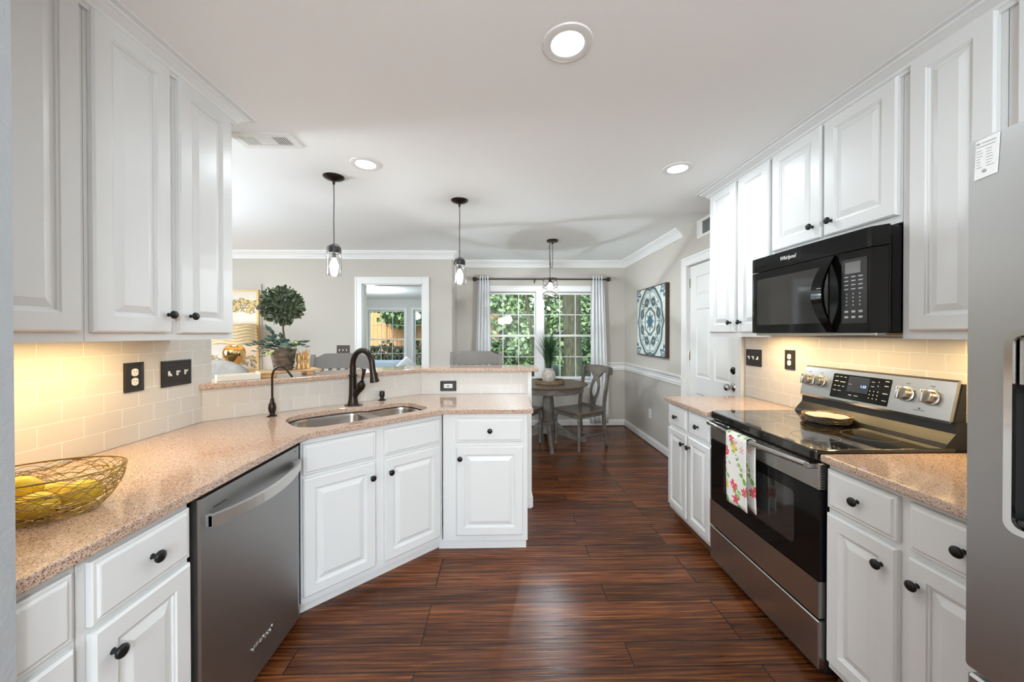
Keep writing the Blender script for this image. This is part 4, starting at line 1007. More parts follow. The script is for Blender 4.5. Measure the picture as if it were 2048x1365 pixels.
# ------------------------------------------------------------------ plates on the cooktop
pw = [(1.695, 1.868)]
def dinner_plate():
    t = thing('dinner_plate', 'bottom plate of the gold rimmed stack on the cooktop', 'plate', (1.70, 1.880, .9285), 0, 'plates stacked on the cooktop'); n = 64
    def ring(r, z, sc=0): return [((r+sc*r*.035*abs(sin(6*pi*k/n)))*cos(2*pi*k/n), (r+sc*r*.035*abs(sin(6*pi*k/n)))*sin(2*pi*k/n), z + sc*.002*sin(12*pi*k/n)) for k in range(n)]
    bm = nb(); loft(bm, [ring(.055, 0), ring(.066, .0005), ring(.088, .0075, .5), ring(.088, .0092, .5), ring(.066, .004), ring(.050, .003)], True, True); part('plate_body', bm, M['plate_white'], t, smooth=True)
    bm = nb(); loft(bm, [ring(.087, .0068, .5), ring(.101, .011, 1), ring(.102, .0135, 1), ring(.087, .0096, .5)], False, False); part('gilded_rim', bm, M['plate_rim'], t, smooth=True)
    return t
pl0 = dinner_plate()
for k, nme in enumerate(('second plate up in the gold rimmed stack on the cooktop', 'third plate up in the gold rimmed stack on the cooktop', 'top plate of the gold rimmed stack, its white face showing')):
    dup(pl0, (1.70 + .002*k, 1.880 - .002*k, .9285 + .0095*(k+1)), .3*k, nme)

# ------------------------------------------------------------------ towel over the oven handle
def towel():
    m = towel_mat(); t = thing('dish_towel', 'white floral dish towel folded over the oven handle', 'towel', (1.24, 1.855, .86), 0)
    # panel hanging in front: x forward (-x), from y .. ; local coordinates world-aligned
    def panel(y0, y1, xo, zb0, zb1, top, name, wob):
        bm = nb(); n = 12; mrow = 16; rows = []
        for j in range(mrow+1):
            v = j/mrow; row = []
            for i in range(n+1):
                u = i/n; y = y0+(y1-y0)*u; z = top + (zb0+(zb1-zb0)*u - top)*v
                x = xo - .004*sin(u*pi*2+wob)*v - .012*v*(1-v)
                row.append((x, y - .012*v*(1 if wob else 1), z))
            rows.append(row)
        loft(bm, rows, False, False, False); o = part(name, bm, m, t, smooth=True, auto=80); md = o.modifiers.new('cloth', 'SOLIDIFY'); md.thickness = .003; return o
    panel(.078, -.080, -.032, -.352, -.345, .012, 'front_fold', .5)
    panel(.072, -.088, .010, -.330, -.350, .010, 'back_fold', 2.0)
    bm = nb(); rows = []
    for k in range(9):
        a = radians(180*k/8); x = -.033 - .019*cos(a) ; z = -.0 + .022*sin(a) 
        x = -.032 + .042*(k/8); z = .012 + .008*sin(a)
        rows.append([(x, .078 - .158*i/8, z) for i in range(9)])
    loft(bm, rows, False, False, False); o = part('top_fold', bm, m, t, smooth=True, auto=80); md = o.modifiers.new('cloth', 'SOLIDIFY'); md.thickness = .003
towel()

# ------------------------------------------------------------------ things on the raised bar
BT = 1.1215
def bar_at(s_, t_): return kp(s_, t_)
q = bar_at(.455, .15)
t = thing('wooden_riser', 'light wooden riser board on the raised bar, under the topiary', 'riser', (q[0], q[1], BT), a1)
bm = nb(); bx(bm, (-.175, -.085, .024), (.175, .085, .036), .003); part('board', bm, M['wood_light'], t)
for x0, x1 in ((-.172, -.085), (.085, .125)):
    bm = nb(); bx(bm, (x0, -.075, 0), (x1, .075, .0235), .002); part('foot', bm, M['wood_light'], t)
q = bar_at(.175, .105)
t = thing('white_tray', 'low white rectangular tray on the bar beside the wall end', 'tray', (q[0], q[1], BT), a1)
bm = nb(); prism(bm, rrect(-.105, -.06, .105, .06, .006, 2), 0, .004); part('base', bm, M['cream'], t)
bm = nb(); prism(bm, rrect(-.105, -.06, .105, .06, .006, 2), .004, .030, [rrect(-.098, -.053, .098, .053, .004, 2)]); part('side', bm, M['cream'], t)

def leaf_mesh(L=.03, w=.012, cup=.3):
    bm = nb(); rows = []
    for k in range(5):
        v = k/4; ww = w*sin(pi*min(.97, .08+v*.88))**.8; rows.append([(-ww, L*v, cup*ww + .15*L*v*v), (0, L*v, .15*L*v*v), (ww, L*v, cup*ww + .15*L*v*v)])
    loft(bm, rows, False, False, False); return bm
def scatter(bm, src, mats):
    sv = [v.co.copy() for v in src.verts]; sf = [[v.index for v in f.verts] for f in src.faces]
    for mt in mats:
        nv = [bm.verts.new(mt @ c) for c in sv]
        for f in sf: bm.faces.new([nv[i] for i in f])
def rot_to(d, roll=0):
    return Vector(d).to_track_quat('Y', 'Z').to_matrix().to_4x4() @ Matrix.Rotation(roll, 4, 'Y')
def topiary():
    q = bar_at(.42, .15); t = thing('topiary_plant', 'round leafed topiary in a rusty metal pot on the raised bar', 'potted plant', (q[0], q[1], BT+.0365)); RT = random.Random(5)
    bm = nb(); lathe(bm, [(.052, 0), (.054, .003), (.066, .075), (.067, .078), (.076, .128), (.079, .132), (.079, .138), (.074, .138), (.070, .120), (0, .118)], 32, None, False); part('pot', bm, M['pot'], t, smooth=True)
    bm = nb(); tube(bm, [(.004, 0, .11), (.008, .0, .20), (.000, 0, .26), (-.004, 0, .33), (-.006, 0, .42)], [.007, .006, .0055, .006, .007], 10); part('stem', bm, M['stem'], t, smooth=True)
    src = leaf_mesh(.030, .0125, .35); src.verts.index_update(); c = Vector((-.006, 0, .420)); mats = []
    for i in range(620):
        z = 1-2*(i+.5)/620; ph = i*2.39996; r_ = sqrt(1-z*z); d = Vector((r_*cos(ph), r_*sin(ph), z)); rad = RT.uniform(.078, .116)*(1-.04*abs(z))
        dd = (d + Vector((RT.uniform(-1, 1), RT.uniform(-1, 1), RT.uniform(-.9, 1)))*.8).normalized()
        mats.append(T(c + d*rad) @ rot_to(dd, RT.uniform(0, 6.28)) @ Matrix.Scale(RT.uniform(.7, 1.25), 4))
    bm = nb(); lathe(bm, [(0, -.09), (.055, -.072), (.084, -.03), (.09, .0), (.084, .03), (.055, .072), (0, .09)], 16, T(c), False); scatter(bm, src, mats); o = part('leaf_ball', bm, M['leaf'], t); o['kind'] = 'stuff'
    ms = []
    for i in range(150):
        d = Vector((RT.gauss(0, 1), RT.gauss(0, 1), RT.gauss(0, 1))).normalized(); ms.append(T(c + d*RT.uniform(.100, .118)) @ rot_to((d + Vector((RT.uniform(-1, 1), RT.uniform(-1, 1), RT.uniform(-1, 1)))*.7).normalized(), RT.uniform(0, 6.28)) @ Matrix.Scale(RT.uniform(.6, 1.0), 4))
    bm = nb(); scatter(bm, src, ms); o = part('highlight_leaves', bm, mat('highlight_topiary_leaf', (.17, .22, .11), .4, var=((.34, .38, .24), 60)), t); o['kind'] = 'stuff'  # scatter of paler leaves, painting highlights onto the ball
    # eucalyptus and cabbage-like leaves around the rim
    big = leaf_mesh(.060, .024, .25); big.verts.index_update()
    sprays = [((-1, -.2, .15), .14, .055), ((-.9, .2, -.35), .13, .03), ((-.45, -.2, .95), .15, .04), ((-.2, .1, .9), .08, .03), ((.95, 0, .35), .12, .03), ((.7, -.4, .2), .08, .02), ((-.5, -.8, .1), .07, .02), ((.3, .8, .3), .1, .02), ((.5, -.6, .6), .07, .01)]
    sprays += [((-.8, -.5, .35), .11, .04), ((-.6, .3, .5), .11, .04), ((.8, .3, .1), .10, .03), ((-.3, -.7, .55), .09, .03), ((-.95, -.1, -.1), .12, .045)]
    for (d, L, r0) in sprays:
        d = Vector(d).normalized(); p0 = Vector((d.x*r0, d.y*r0, .135)); pts = [p0 + d*(L*k/5) + Vector((0, 0, -.0 + .02*sin(pi*k/5))) for k in range(6)]
        bm = nb(); tube(bm, pts, .0016, 5)
        ms = []
        for k in range(1, 6):
            for sgn in (-1, 1):
                sd = d.cross(Vector((0, 0, 1))); sd = sd.normalized() if sd.length > .01 else Vector((1, 0, 0))
                ms.append(T(pts[k]) @ rot_to((d*.6 + sd*sgn*.8 + Vector((0, 0, RT.uniform(-.2, .3)))).normalized(), RT.uniform(-.5, .5)) @ Matrix.Scale(RT.uniform(.42, .68), 4))
        ms.append(T(pts[-1]) @ rot_to(d) @ Matrix.Scale(.55, 4)); scatter(bm, big, ms); part('leaf_spray', bm, M['euc'], t)
    ms = []
    for ring_, n, el in ((.0, 3, 1.2), (.012, 5, .8), (.02, 7, .35)):
        for k in range(n):
            a = 2*pi*k/n + ring_*40; ms.append(T((.042+ring_*cos(a), -.045+ring_*sin(a), .140)) @ rot_to((cos(a)*cos(el), sin(a)*cos(el), sin(el))) @ Matrix.Scale(.72, 4))
    wide = leaf_mesh(.058, .034, .5); wide.verts.index_update(); bm = nb(); scatter(bm, wide, ms); part('rosette', bm, mat('rosette_leaf', (.16, .25, .20), .5, var=((.34, .44, .38), 16)), t)
    for (bx_, by_, bz_) in ((-.035, -.075, .118), (.075, -.02, .165)):
        for i in range(9):
            bm = nb(); bmesh.ops.create_icosphere(bm, subdivisions=2, radius=RT.uniform(.007, .0095)); o = part('berry', bm, M['berry'], t, (bx_+RT.uniform(-.022, .022), by_+RT.uniform(-.012, .012), bz_+RT.uniform(-.02, .02)), smooth=True)
    bm = nb(); ms = []
    for i in range(46): ms.append(T((.066+RT.uniform(-.012, .012), -.03+RT.uniform(-.02, .02), RT.uniform(.02, .14))) @ rot_to((RT.uniform(-1, 1), RT.uniform(-1, 1), RT.uniform(-1, .4))) @ Matrix.Scale(.7, 4))
    scatter(bm, src, ms); o = part('trailing_vine', bm, M['leaf'], t); o['kind'] = 'stuff'
topiary()
q = bar_at(.530, .14)
t = thing('carved_figurine', 'glossy golden wood carved figurine on the riser, right of the topiary', 'figurine', (q[0], q[1], BT+.0365), radians(15))
def fig(x0, y0, prof, sx=1, sy=.8):
    bm = nb(); lathe(bm, prof, 16, T((x0, y0, 0)), True, sx, sy); return bm
part('body', fig(-.022, 0, [(.020, 0), (.022, .006), (.017, .022), (.012, .038), (.017, .050), (.018, .075), (.014, .092), (.017, .102), (.010, .106)]), M['wood_gold'], t, smooth=True)
for x0, y0, hh in ((.008, -.008, .118), (.020, .012, .130), (.034, -.002, .108)):
    part('figure', fig(x0, y0, [(.012, 0), (.013, .005), (.010, hh*.25), (.006, hh*.42), (.010, hh*.55), (.011, hh*.72), (.006, hh*.84), (.009, hh*.92), (.004, hh)], 1, 1.1), M['wood_gold'], t, smooth=True)
for x0, dx in ((-.012, -.012), (.012, .010), (.026, .014)):
    bm = nb(); tube(bm, [(x0, 0, .10), (x0+dx, 0, .118), (x0+dx*1.2, 0, .135)], [.004, .003, .001], 8); part('horn', bm, M['wood_gold'], t, smooth=True)

# ------------------------------------------------------------------ dining table and chairs
def pedestal_table():
    t = thing('round_table', 'round pedestal dining table with a dark wood top by the window', 'table', (.63, 4.72, 0))
    bm = nb(); lathe(bm, [(.44, .735), (.485, .738), (.500, .744), (.502, .752), (.495, .760), (0, .761)], 64, None, True); part('tabletop', bm, M['table_top'], t, smooth=True)
    bm = nb(); lathe(bm, [(.440, .662), (.452, .668), (.452, .676), (.446, .682), (.446, .7345), (.1, .7345)], 64, None, True); part('apron', bm, M['chair_paint'], t, smooth=True)
    bm = nb(); lathe(bm, [(.085, .12), (.085, .24), (.092, .245), (.092, .265), (.080, .272), (.088, .285), (.088, .300), (.076, .306), (.080, .36), (.082, .40), (.080, .44), (.062, .60), (.058, .66), (.09, .664)], 32); part('pedestal', bm, M['chair_paint'], t, smooth=True)
    for k in range(4):
        bm = nb(); rings = []
        for i, (r_, z, h_) in enumerate([(.06, .19, .16), (.14, .17, .13), (.24, .11, .085), (.34, .055, .055), (.42, .028, .05), (.48, .022, .044)]):
            w = .022; rings.append([(r_, -w, max(.001, z-h_/2)), (r_, w, max(.001, z-h_/2)), (r_, w*.7, z+h_/2), (r_, -w*.7, z+h_/2)])
        loft(bm, rings); o = part('foot', bm, M['chair_paint'], t, rot=(0, 0, radians(-92 + 90*k)))
pedestal_table()
def side_chair():
    t = thing('dining_chair', 'taupe dining chair with an oval-cut splat, right of the round table', 'chair', (0, 0, 0), 0, 'taupe chairs at the round table')
    cp = M['chair_paint']; w = .205
    # local: front faces -y
    for s_ in (-1, 1):
        bm = nb(); rings = []
        for (y, z, hw) in [(.262, .002, .014), (.235, .12, .017), (.214, .30, .020), (.208, .44, .022), (.222, .56, .021), (.250, .70, .020), (.275, .84, .019), (.300, .975, .018)]:
            rings.append([(s_*w-.014, y-hw, z), (s_*w+.014, y-hw, z), (s_*w+.014, y+hw, z), (s_*w-.014, y+hw, z)])
        loft(bm, rings); part('rear_leg', bm, cp, t)
        bm = nb(); lathe(bm, [(.012, 0), (.017, .012), (.017, .03), (.013, .04), (.015, .05), (.013, .06), (.016, .12), (.019, .26), (.020, .30), (.015, .31), (.021, .325), (.015, .34), (.023, .37), (.015, .385), (.014, .392)], 16, T((s_*.205, -.205, 0))); bx(bm, (s_*.205-.021, -.226, .392), (s_*.205+.021, -.184, .432), .003)
        part('front_leg', bm, cp, t, smooth=True)
        bm = nb(); tube(bm, [(s_*.205, -.205, .17), (s_*.206, 0, .17), (s_*.205, .225, .17)], [.007, .011, .007], 8); part('stretcher', bm, cp, t, smooth=True)
    bm = nb(); tube(bm, [(-.205, .0, .17), (0, .0, .17), (.205, .0, .17)], [.007, .011, .007], 8); part('stretcher', bm, cp, t, smooth=True)
    bm = nb(); bx(bm, (-.195, -.215, .385), (.195, .215, .432), .004); part('seat_rail', bm, cp, t)
    bm = nb(); rings = []
    for (z, k) in ((.432, .97), (.440, 1.0), (.452, 1.0), (.458, .97)): rings.append([(x*k, y*k, z) for x, y in [(-.225, .20), (-.235, 0), (-.24, -.20), (-.20, -.236), (0, -.243), (.20, -.236), (.24, -.20), (.235, 0), (.225, .20)]])
    loft(bm, rings); part('seat', bm, mat('chair_seat_wood', (.12, .085, .06), .32), t)
    def backp(x, z): return (x, .262 + (z-.76)*.185)
    # crest rail and splat as outlines in the leaning back plane
    lean = atan2(.185, 1); pm = T((0, .208+.012, .44)) @ Matrix.Rotation(-lean*1.15, 4, 'X') @ MX(90)
    top = [(-.235, .46), (-.238, .50), (-.232, .528), (-.20, .545), (-.12, .556), (0, .560), (.12, .556), (.20, .545), (.232, .528), (.238, .50), (.235, .46), (.225, .445), (.205, .448), (.16, .468), (.10, .465), (.062, .42), (.045, .40), (-.045, .40), (-.062, .42), (-.10, .465), (-.16, .468), (-.205, .448), (-.225, .445)]
    bm = nb(); prism(bm, top, -.014, .014); bmesh.ops.transform(bm, matrix=pm, verts=bm.verts); part('crest_rail', bm, cp, t)
    sp = [(.045, .402), (.062, .35), (.078, .27), (.074, .20), (.050, .12), (.042, .065), (.058, .03), (-.058, .03), (-.042, .065), (-.050, .12), (-.074, .20), (-.078, .27), (-.062, .35), (-.045, .402)]
    ov = [(.045*cos(2*pi*k/20), .25 + .098*sin(2*pi*k/20)) for k in range(20)]
    bm = nb(); prism(bm, sp, -.008, .008, [ov]); bmesh.ops.transform(bm, matrix=pm, verts=bm.verts); part('splat', bm, cp, t)
    bm = nb(); bx(bm, (-.195, .012, -.012), (.195, .048, .012), .003); bmesh.ops.transform(bm, matrix=pm, verts=bm.verts); part('lower_rail', bm, cp, t)
    return t
ch = side_chair()
f = Vector((-.85, -.53)).normalized(); rz = atan2(f.y, f.x) + pi/2
ch.location = (1.000, 4.565, 0); ch.rotation_euler = (0, 0, rz)
f2 = Vector((.85, -.53)).normalized(); dup(ch, (.24, 4.62, 0), atan2(f2.y, f2.x) + pi/2, 'taupe dining chair left of the round table, mostly behind the peninsula')

t = thing('woven_tray', 'round woven rattan tray under the vase on the round table', 'tray', (.640, 4.66, .7615))
bm = nb(); lathe(bm, [(.175, 0), (.178, .004), (0, .005)], 40); part('tray_base', bm, M['rattan'], t)
bm = nb()
for k in range(5):
    tube(bm, [((.178+.003*sin(9*a+k*1.3))*cos(a), (.178+.003*cos(9*a+k))*sin(a), .008+k*.0085) for a in [2*pi*i/64 for i in range(64)]], .0065, 6, True)
part('woven_rim', bm, M['rattan'], t, smooth=True)
t = thing('vase_with_grass', 'pale stone vase of tall dark green grass on the round table', 'vase', (.628, 4.655, .7675))
bm = nb(); lathe(bm, [(.052, 0), (.070, .010), (.086, .055), (.088, .095), (.078, .140), (.056, .165), (.050, .172), (.056, .185), (.055, .190), (.046, .188), (.044, .17), (0, .16)], 28, None, False); part('vase', bm, M['vase'], t, smooth=True)
RG = random.Random(11); bm = nb()
for i in range(190):
    a = RG.uniform(0, 2*pi); sp_ = RG.uniform(.02, .30)*RG.choice((1, 1, .5)); L = RG.uniform(.36, .56); w = RG.uniform(.003, .005); pts = []
    ca, sa = cos(a), sin(a); r0 = RG.uniform(0, .03)
    P_ = [Vector((ca*(r0 + sp_*v*v*1.0), sa*(r0 + sp_*v*v), .16 + L*(v - .12*v*v*sp_*4))) for v in (0, .25, .5, .75, 1)]
    side = Vector((-sa, ca, 0)); rows = [[p - side*w*k_, p + side*w*k_ + Vector((0, 0, .0005))] for p, k_ in zip(P_, (1, 1, .9, .6, .08))]
    loft(bm, rows, False, False, False)
o = part('grass_blades', bm, M['grass'], t); o['kind'] = 'stuff'

# bar stools on the living side of the bar
def stool():
    t = thing('bar_stool', 'grey slat back bar stool behind the tall faucet', 'bar stool', (0, 0, 0), 0, 'grey bar stools behind the raised bar')
    m = M['stool_paint']; w = .235
    for s_ in (-1, 1):
        bm = nb(); rings = []
        for (y, z, hw) in [(.24, 0, .016), (.20, .40, .018), (.185, .74, .020), (.20, .95, .018), (.235, 1.17, .018), (.245, 1.215, .012)]:
            rings.append([(s_*w-.016, y-hw, z), (s_*w+.016, y-hw, z), (s_*w+.016, y+hw, z), (s_*w-.016, y+hw, z)])
        loft(bm, rings); part('back_post', bm, m, t)
        bm = nb(); tube(bm, [(s_*.21, -.20, 0), (s_*.20, -.185, .74)], [.018, .020], 4); part('front_leg', bm, m, t)
        bm = nb(); bx(bm, (s_*.215-.01, -.18, .28), (s_*.215+.01, .20, .31)); part('stretcher', bm, m, t)
    bm = nb(); bx(bm, (-.20, -.205, .22), (.20, -.185, .25)); part('foot_rail', bm, m, t)
    bm = nb(); prism(bm, rrect(-.235, -.225, .235, .205, .04, 4), .74, .775); part('seat', bm, m, t)
    n = 16; rings = []
    for k in range(n+1):
        u = k/n; x = -.222 + .444*u; e = min(u, 1-u); zt = 1.195 + (.028*min(1, max(0, (e-.06)/.12))); y = .225 + .030*sin(pi*u)
        rings.append([(x, y-.011, 1.095), (x, y+.011, 1.095), (x, y+.022, zt), (x, y, zt)])
    bm = nb(); loft(bm, rings); part('crest_rail', bm, m, t)
    for k in range(6):
        x = -.165 + .066*k; bm = nb(); bx(bm, (x-.014, .195, .80), (x+.014, .207, 1.10)); bmesh.ops.transform(bm, matrix=T((0, .02+.02*sin(pi*(k+.5)/6), 0)) @ T((0, .2, .95)) @ MX(-6) @ T((0, -.2, -.95)), verts=bm.verts); part('slat', bm, m, t)
    bm = nb(); bx(bm, (-.22, .185, .79), (.22, .205, .82)); part('lower_rail', bm, m, t)
    return t
st = stool(); st.location = (-1.325, 2.98, 0); st.rotation_euler = (0, 0, radians(8))
dup(st, (-.222, 3.34, 0), 0, 'grey slat back bar stool near the corner of the living room wall')

# ------------------------------------------------------------------ living room: painting, lamp, sofa
t = thing('abstract_painting', 'cream and gold abstract painting in a gold frame, leaning behind the lamp', 'painting', (-3.50, 4.90, .92), 0)
bm = nb(); bx(bm, (-.36, -.02, .02), (.345, -.005, 1.03)); o = part('canvas', bm, abstract_mat(), t)
bm = nb()
for lo, hi in (((-.38, -.03, 0), (-.355, .02, 1.05)), ((.34, -.03, 0), (.367, .02, 1.05)), ((-.355, -.03, 0), (.34, .02, .022)), ((-.355, -.03, 1.028), (.34, .02, 1.05))): bx(bm, lo, hi, .002)
part('frame', bm, mat('gold_frame', (.62, .43, .20), .35, .5), t)
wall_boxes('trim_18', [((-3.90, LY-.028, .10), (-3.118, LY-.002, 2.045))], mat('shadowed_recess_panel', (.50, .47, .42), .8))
t = thing('sideboard', 'cream sideboard against the living room wall, under the lamp', 'sideboard', (-3.35, 4.66, 0))
bm = nb(); bx(bm, (-.60, -.20, .10), (.50, .20, .905), .004); part('body', bm, M['cream'], t)
bm = nb(); bx(bm, (-.63, -.215, .905), (.53, .215, .928), .004); part('top', bm, M['wood_light'], t)
for x in (-.56, .46):
    for y in (-.17, .17): bm = nb(); bx(bm, (x-.025, y-.025, 0), (x+.025, y+.025, .10)); part('leg', bm, M['wood_light'], t)
t = thing('table_lamp', 'gold ceramic table lamp with a lit pleated cream shade', 'lamp', (-3.255, 4.60, .9285))
bm = nb(); lathe(bm, [(.06, 0), (.06, .015), (.035, .03), (.045, .06), (.085, .13), (.115, .20), (.120, .24), (.105, .29), (.070, .325), (.030, .335), (.012, .345), (.012, .40)], 32); part('base', bm, M['gold_gloss'], t, smooth=True)
bm = nb(); n = 72; rings = []
for k in range(43):
    v = k/42; z = .345 + .245*v; rr = .232 - .018*v
    rings.append([((rr+.012*sin(40*v + 2.0*sin(5*a)))*cos(a), (rr+.012*sin(40*v + 2.0*sin(5*a)))*sin(a), z) for a in [2*pi*i/n for i in range(n)]])
loft(bm, rings, False, False); o = part('lamp_shade', bm, M['shade'], t, smooth=True, auto=70); md = o.modifiers.new('thick', 'SOLIDIFY'); md.thickness = .002
bm = nb(); bmesh.ops.create_uvsphere(bm, u_segments=16, v_segments=10, radius=.03); part('bulb', bm, M['bulb'], t, (0, 0, .44), smooth=True)
light('sunroom_fill', 'POINT', (-2.6, 7.4, 1.95), 34, DAY, .12)  # added fill lamp, no fixture, to brighten the sunroom
light('table_lamp_glow', 'POINT', (-3.255, 4.60, 1.40), 1.6, (1, .80, .52), .04)
t = thing('sofa', 'grey sofa in the living room, its back below the bar line', 'sofa', (-2.95, 3.55, 0), radians(0))
bm = nb(); bx(bm, (-1.0, -.40, .0), (1.0, .40, .42), .04, 3); part('seat_base', bm, M['sofa'], t, smooth=True)
bm = nb(); bx(bm, (-1.0, .22, .42), (1.0, .42, .84), .06, 3); part('backrest', bm, M['sofa'], t, smooth=True)
for x in (-1.0, .82): bm = nb(); bx(bm, (x, -.40, .42), (x+.18, .22, .62), .05, 3); part('armrest', bm, M['sofa'], t, smooth=True)
bm = nb(); bx(bm, (-.80, -.38, .425), (.80, .20, .54), .04, 3); part('seat_cushion', bm, M['sofa'], t, smooth=True)
t = thing('throw_pillow', 'big rounded grey pillow standing on the sofa in front of the lamp', 'pillow', (-2.74, 3.50, .545), radians(10))
bm = nb(); rings = []; n = 28
for k in range(13):
    v = -1 + 2*k/12; th = .115*sqrt(max(0, 1-v*v))**.8 + .004
    rings.append([(x, th*(1-.3*abs(sin(a))**4)*sin(a)*0 + (th if False else 0) + v*.10, z) for x, z, a in [((.40*(1-abs(v)**3*.5))*abs(cos(a))**.75*(1 if cos(a) > 0 else -1), .305 + (.302*(1-abs(v)**3*.5))*abs(sin(a))**.75*(1 if sin(a) > 0 else -1), a) for a in [2*pi*i/n for i in range(n)]]])
loft(bm, rings); part('pillow_body', bm, M['sofa'], t, smooth=True, auto=80)

# ------------------------------------------------------------------ nook: painting, curtains
t = thing('medallion_wall_art', 'blue and cream medallion wall art with deep dark brown edges', 'wall art', (1.899, 4.49, 1.115), RR)
bm = nb(); bx(bm, (-.425, -.042, 0), (.425, 0, .850), .002); part('frame', bm, M['frame_brown'], t)
bm = nb(); bx(bm, (-.412, -.0015, -.412), (.412, 0, .412)); part('print', bm, medallion_mat(.824, .824), t, (0, -.0425, .425))
t = thing('curtain_rod', 'dark bronze curtain rod with ball ends above the nook window', 'curtain rod', (.63, 5.42, 2.195))
bm = nb(); tube(bm, [(-.93, 0, 0), (.93, 0, 0)], .0105, 12); part('rod', bm, M['rod'], t, smooth=True)
for s_ in (-1, 1):
    bm = nb(); lathe(bm, [(.012, 0), (.014, .012), (.010, .018), (.020, .026), (.032, .045), (.034, .06), (.026, .082), (0, .092)], 18, T((s_*.93, 0, 0)) @ Matrix.Rotation(s_*pi/2, 4, 'Y'), False); part('finial', bm, M['rod'], t, smooth=True)
for x in (-.90, -.10, .90):
    bm = nb(); bx(bm, (x-.006, -.004, -.014), (x+.006, .098, -.006)); bx(bm, (x-.010, .092, -.045), (x+.010, .099, .02)); bx(bm, (x-.010, -.014, -.022), (x+.010, .014, -.012)); part('bracket', bm, M['rod'], t)
def curtain(label, x0t, x1t, x0b, x1b, zb):
    m = mat('white_curtain', (.80, .80, .80), .9, trans=0, bump=(300, .1, .001)); m.node_tree.nodes['Principled BSDF'].inputs['Subsurface Weight'].default_value = 0
    t = thing('curtain', label, 'curtain', ((x0t+x1t)/2, 5.42, 0), 0, 'white curtains at the nook window'); cx = (x0t+x1t)/2
    bm = nb(); n = 44; rows = []
    for j in range(13):
        v = j/12; z = 2.245 + (zb-2.245)*v; row = []
        for i in range(n+1):
            u = i/n; x = (x0t+(x0b-x0t)*min(1, v*1.2)) + ((x1t-x0t) + ((x1b-x0b)-(x1t-x0t))*min(1, v*1.2))*u
            row.append((x-cx, (.030-.006*v)*sin(u*2*pi*4.5 + .4*v) + .004*sin(u*23+v*5), z))
        rows.append(row)
    loft(bm, rows, False, False, False); o = part('panel', bm, m, t, smooth=True, auto=80); md = o.modifiers.new('cloth', 'SOLIDIFY'); md.thickness = .0015
    return t
curtain('white curtain panel at the left side of the nook window', -.305, -.135, -.365, -.115, .10)
curtain('white curtain panel at the right side of the nook window', 1.365, 1.545, 1.355, 1.62, .06)

# ------------------------------------------------------------------ sunroom things
t = thing('sunroom_sofa', 'pale blue grey sofa in the sunroom under the window', 'sofa', (-2.35, 8.1, 0))
bm = nb(); bx(bm, (-.7, -.35, .0), (.45, .35, .45), .05, 3); part('seat_base', bm, M['blue_grey'], t, smooth=True)
bm = nb(); bx(bm, (-.7, .15, .45), (.30, .38, .80), .07, 3); part('backrest', bm, M['blue_grey'], t, smooth=True)
t = thing('patterned_pillow', 'white pillow with a blue motif on the sunroom sofa', 'pillow', (-2.02, 7.85, .46), radians(5))
bm = nb(); bx(bm, (-.17, -.05, 0), (.17, .05, .34), .05, 4, Matrix.Rotation(radians(45), 4, 'Y') @ T((-.12, 0, .03))); part('pillow_body', bm, M['paper'], t, smooth=True)
bm = nb(); lathe(bm, [(.05, 0), (.05, .002)], 8, T((.02, -.052, .22)) @ FRONT); part('motif', bm, mat('motif_blue', (.12, .2, .35), .8), t)
t = thing('striped_grass_plant', 'spiky green plant standing in the sunroom doorway', 'plant', (-1.20, 5.72, .0)); bm = nb()
lathe(bm, [(.10, 0), (.13, .28), (.12, .29), (0, .27)], 20, None, False); part('planter', bm, M['cream'], t)
bm = nb()
for i in range(26):
    a = RG.uniform(0, 2*pi); sp_ = RG.uniform(.05, .26); L = RG.uniform(.55, .95); w = .011; ca, sa = cos(a), sin(a)
    P_ = [Vector((ca*sp_*v*v, sa*sp_*v*v, .26 + L*(v-.3*v*v*sp_*1.5))) for v in (0, .25, .5, .75, 1)]; side = Vector((-sa, ca, 0))
    loft(bm, [[p - side*w*k_, p + side*w*k_] for p, k_ in zip(P_, (.7, 1, .9, .6, .08))], False, False, False)
o = part('blades', bm, mat('striped_blade', (.15, .28, .16), .5, var=((.62, .68, .58), 30)), t)

# ------------------------------------------------------------------ garden
bm = nb(); bx(bm, (-40, 5.70, -.95), (40, 60, -.55)); struct('ground', bm, M['lawn'])
def shrub(name, label, x, y, z, r, h, n, m, group, seed, ls=.12):
    RS = random.Random(seed); t = thing(name, label, 'tree' if 'tree' in name else 'shrub', (x, y, -.55), 0, group); src = leaf_mesh(ls, ls*.42, .2); src.verts.index_update(); ms = []
    for i in range(n):
        d = Vector((RS.gauss(0, 1), RS.gauss(0, 1), RS.gauss(0, 1))).normalized(); k = RS.uniform(.45, 1)**.5 * (1 + .25*sin(d.x*5+seed)*cos(d.z*6))
        ms.append(T((d.x*r*k, d.y*r*k*.8, z + d.z*h*k)) @ rot_to((RS.uniform(-1, 1), RS.uniform(-1, 1), RS.uniform(-1, .3)), RS.uniform(0, 6)) @ Matrix.Scale(RS.uniform(.7, 1.6), 4))
    bm = nb(); scatter(bm, src, ms); o = part('foliage', bm, m, t); o['kind'] = 'stuff'
    bm = nb(); tube(bm, [(0, 0, 0), (.05, 0, z*.5), (0, 0, z)], [.09*r+.03, .07*r+.02, .04*r+.01], 8); part('trunk', bm, M['trunk'], t)
    return t
gt = 'trees beyond the garden fence'
shrub('broad_tree', 'light green tree seen through the left nook window, above the fence', -1.2, 15.5, 4.0, 2.6, 2.4, 1700, M['foliage'], gt, 1, .17)
shrub('broad_tree', 'green tree behind the big trunk in the right nook window', 2.9, 15.8, 4.0, 2.5, 2.6, 1700, M['foliage'], gt, 2, .17)
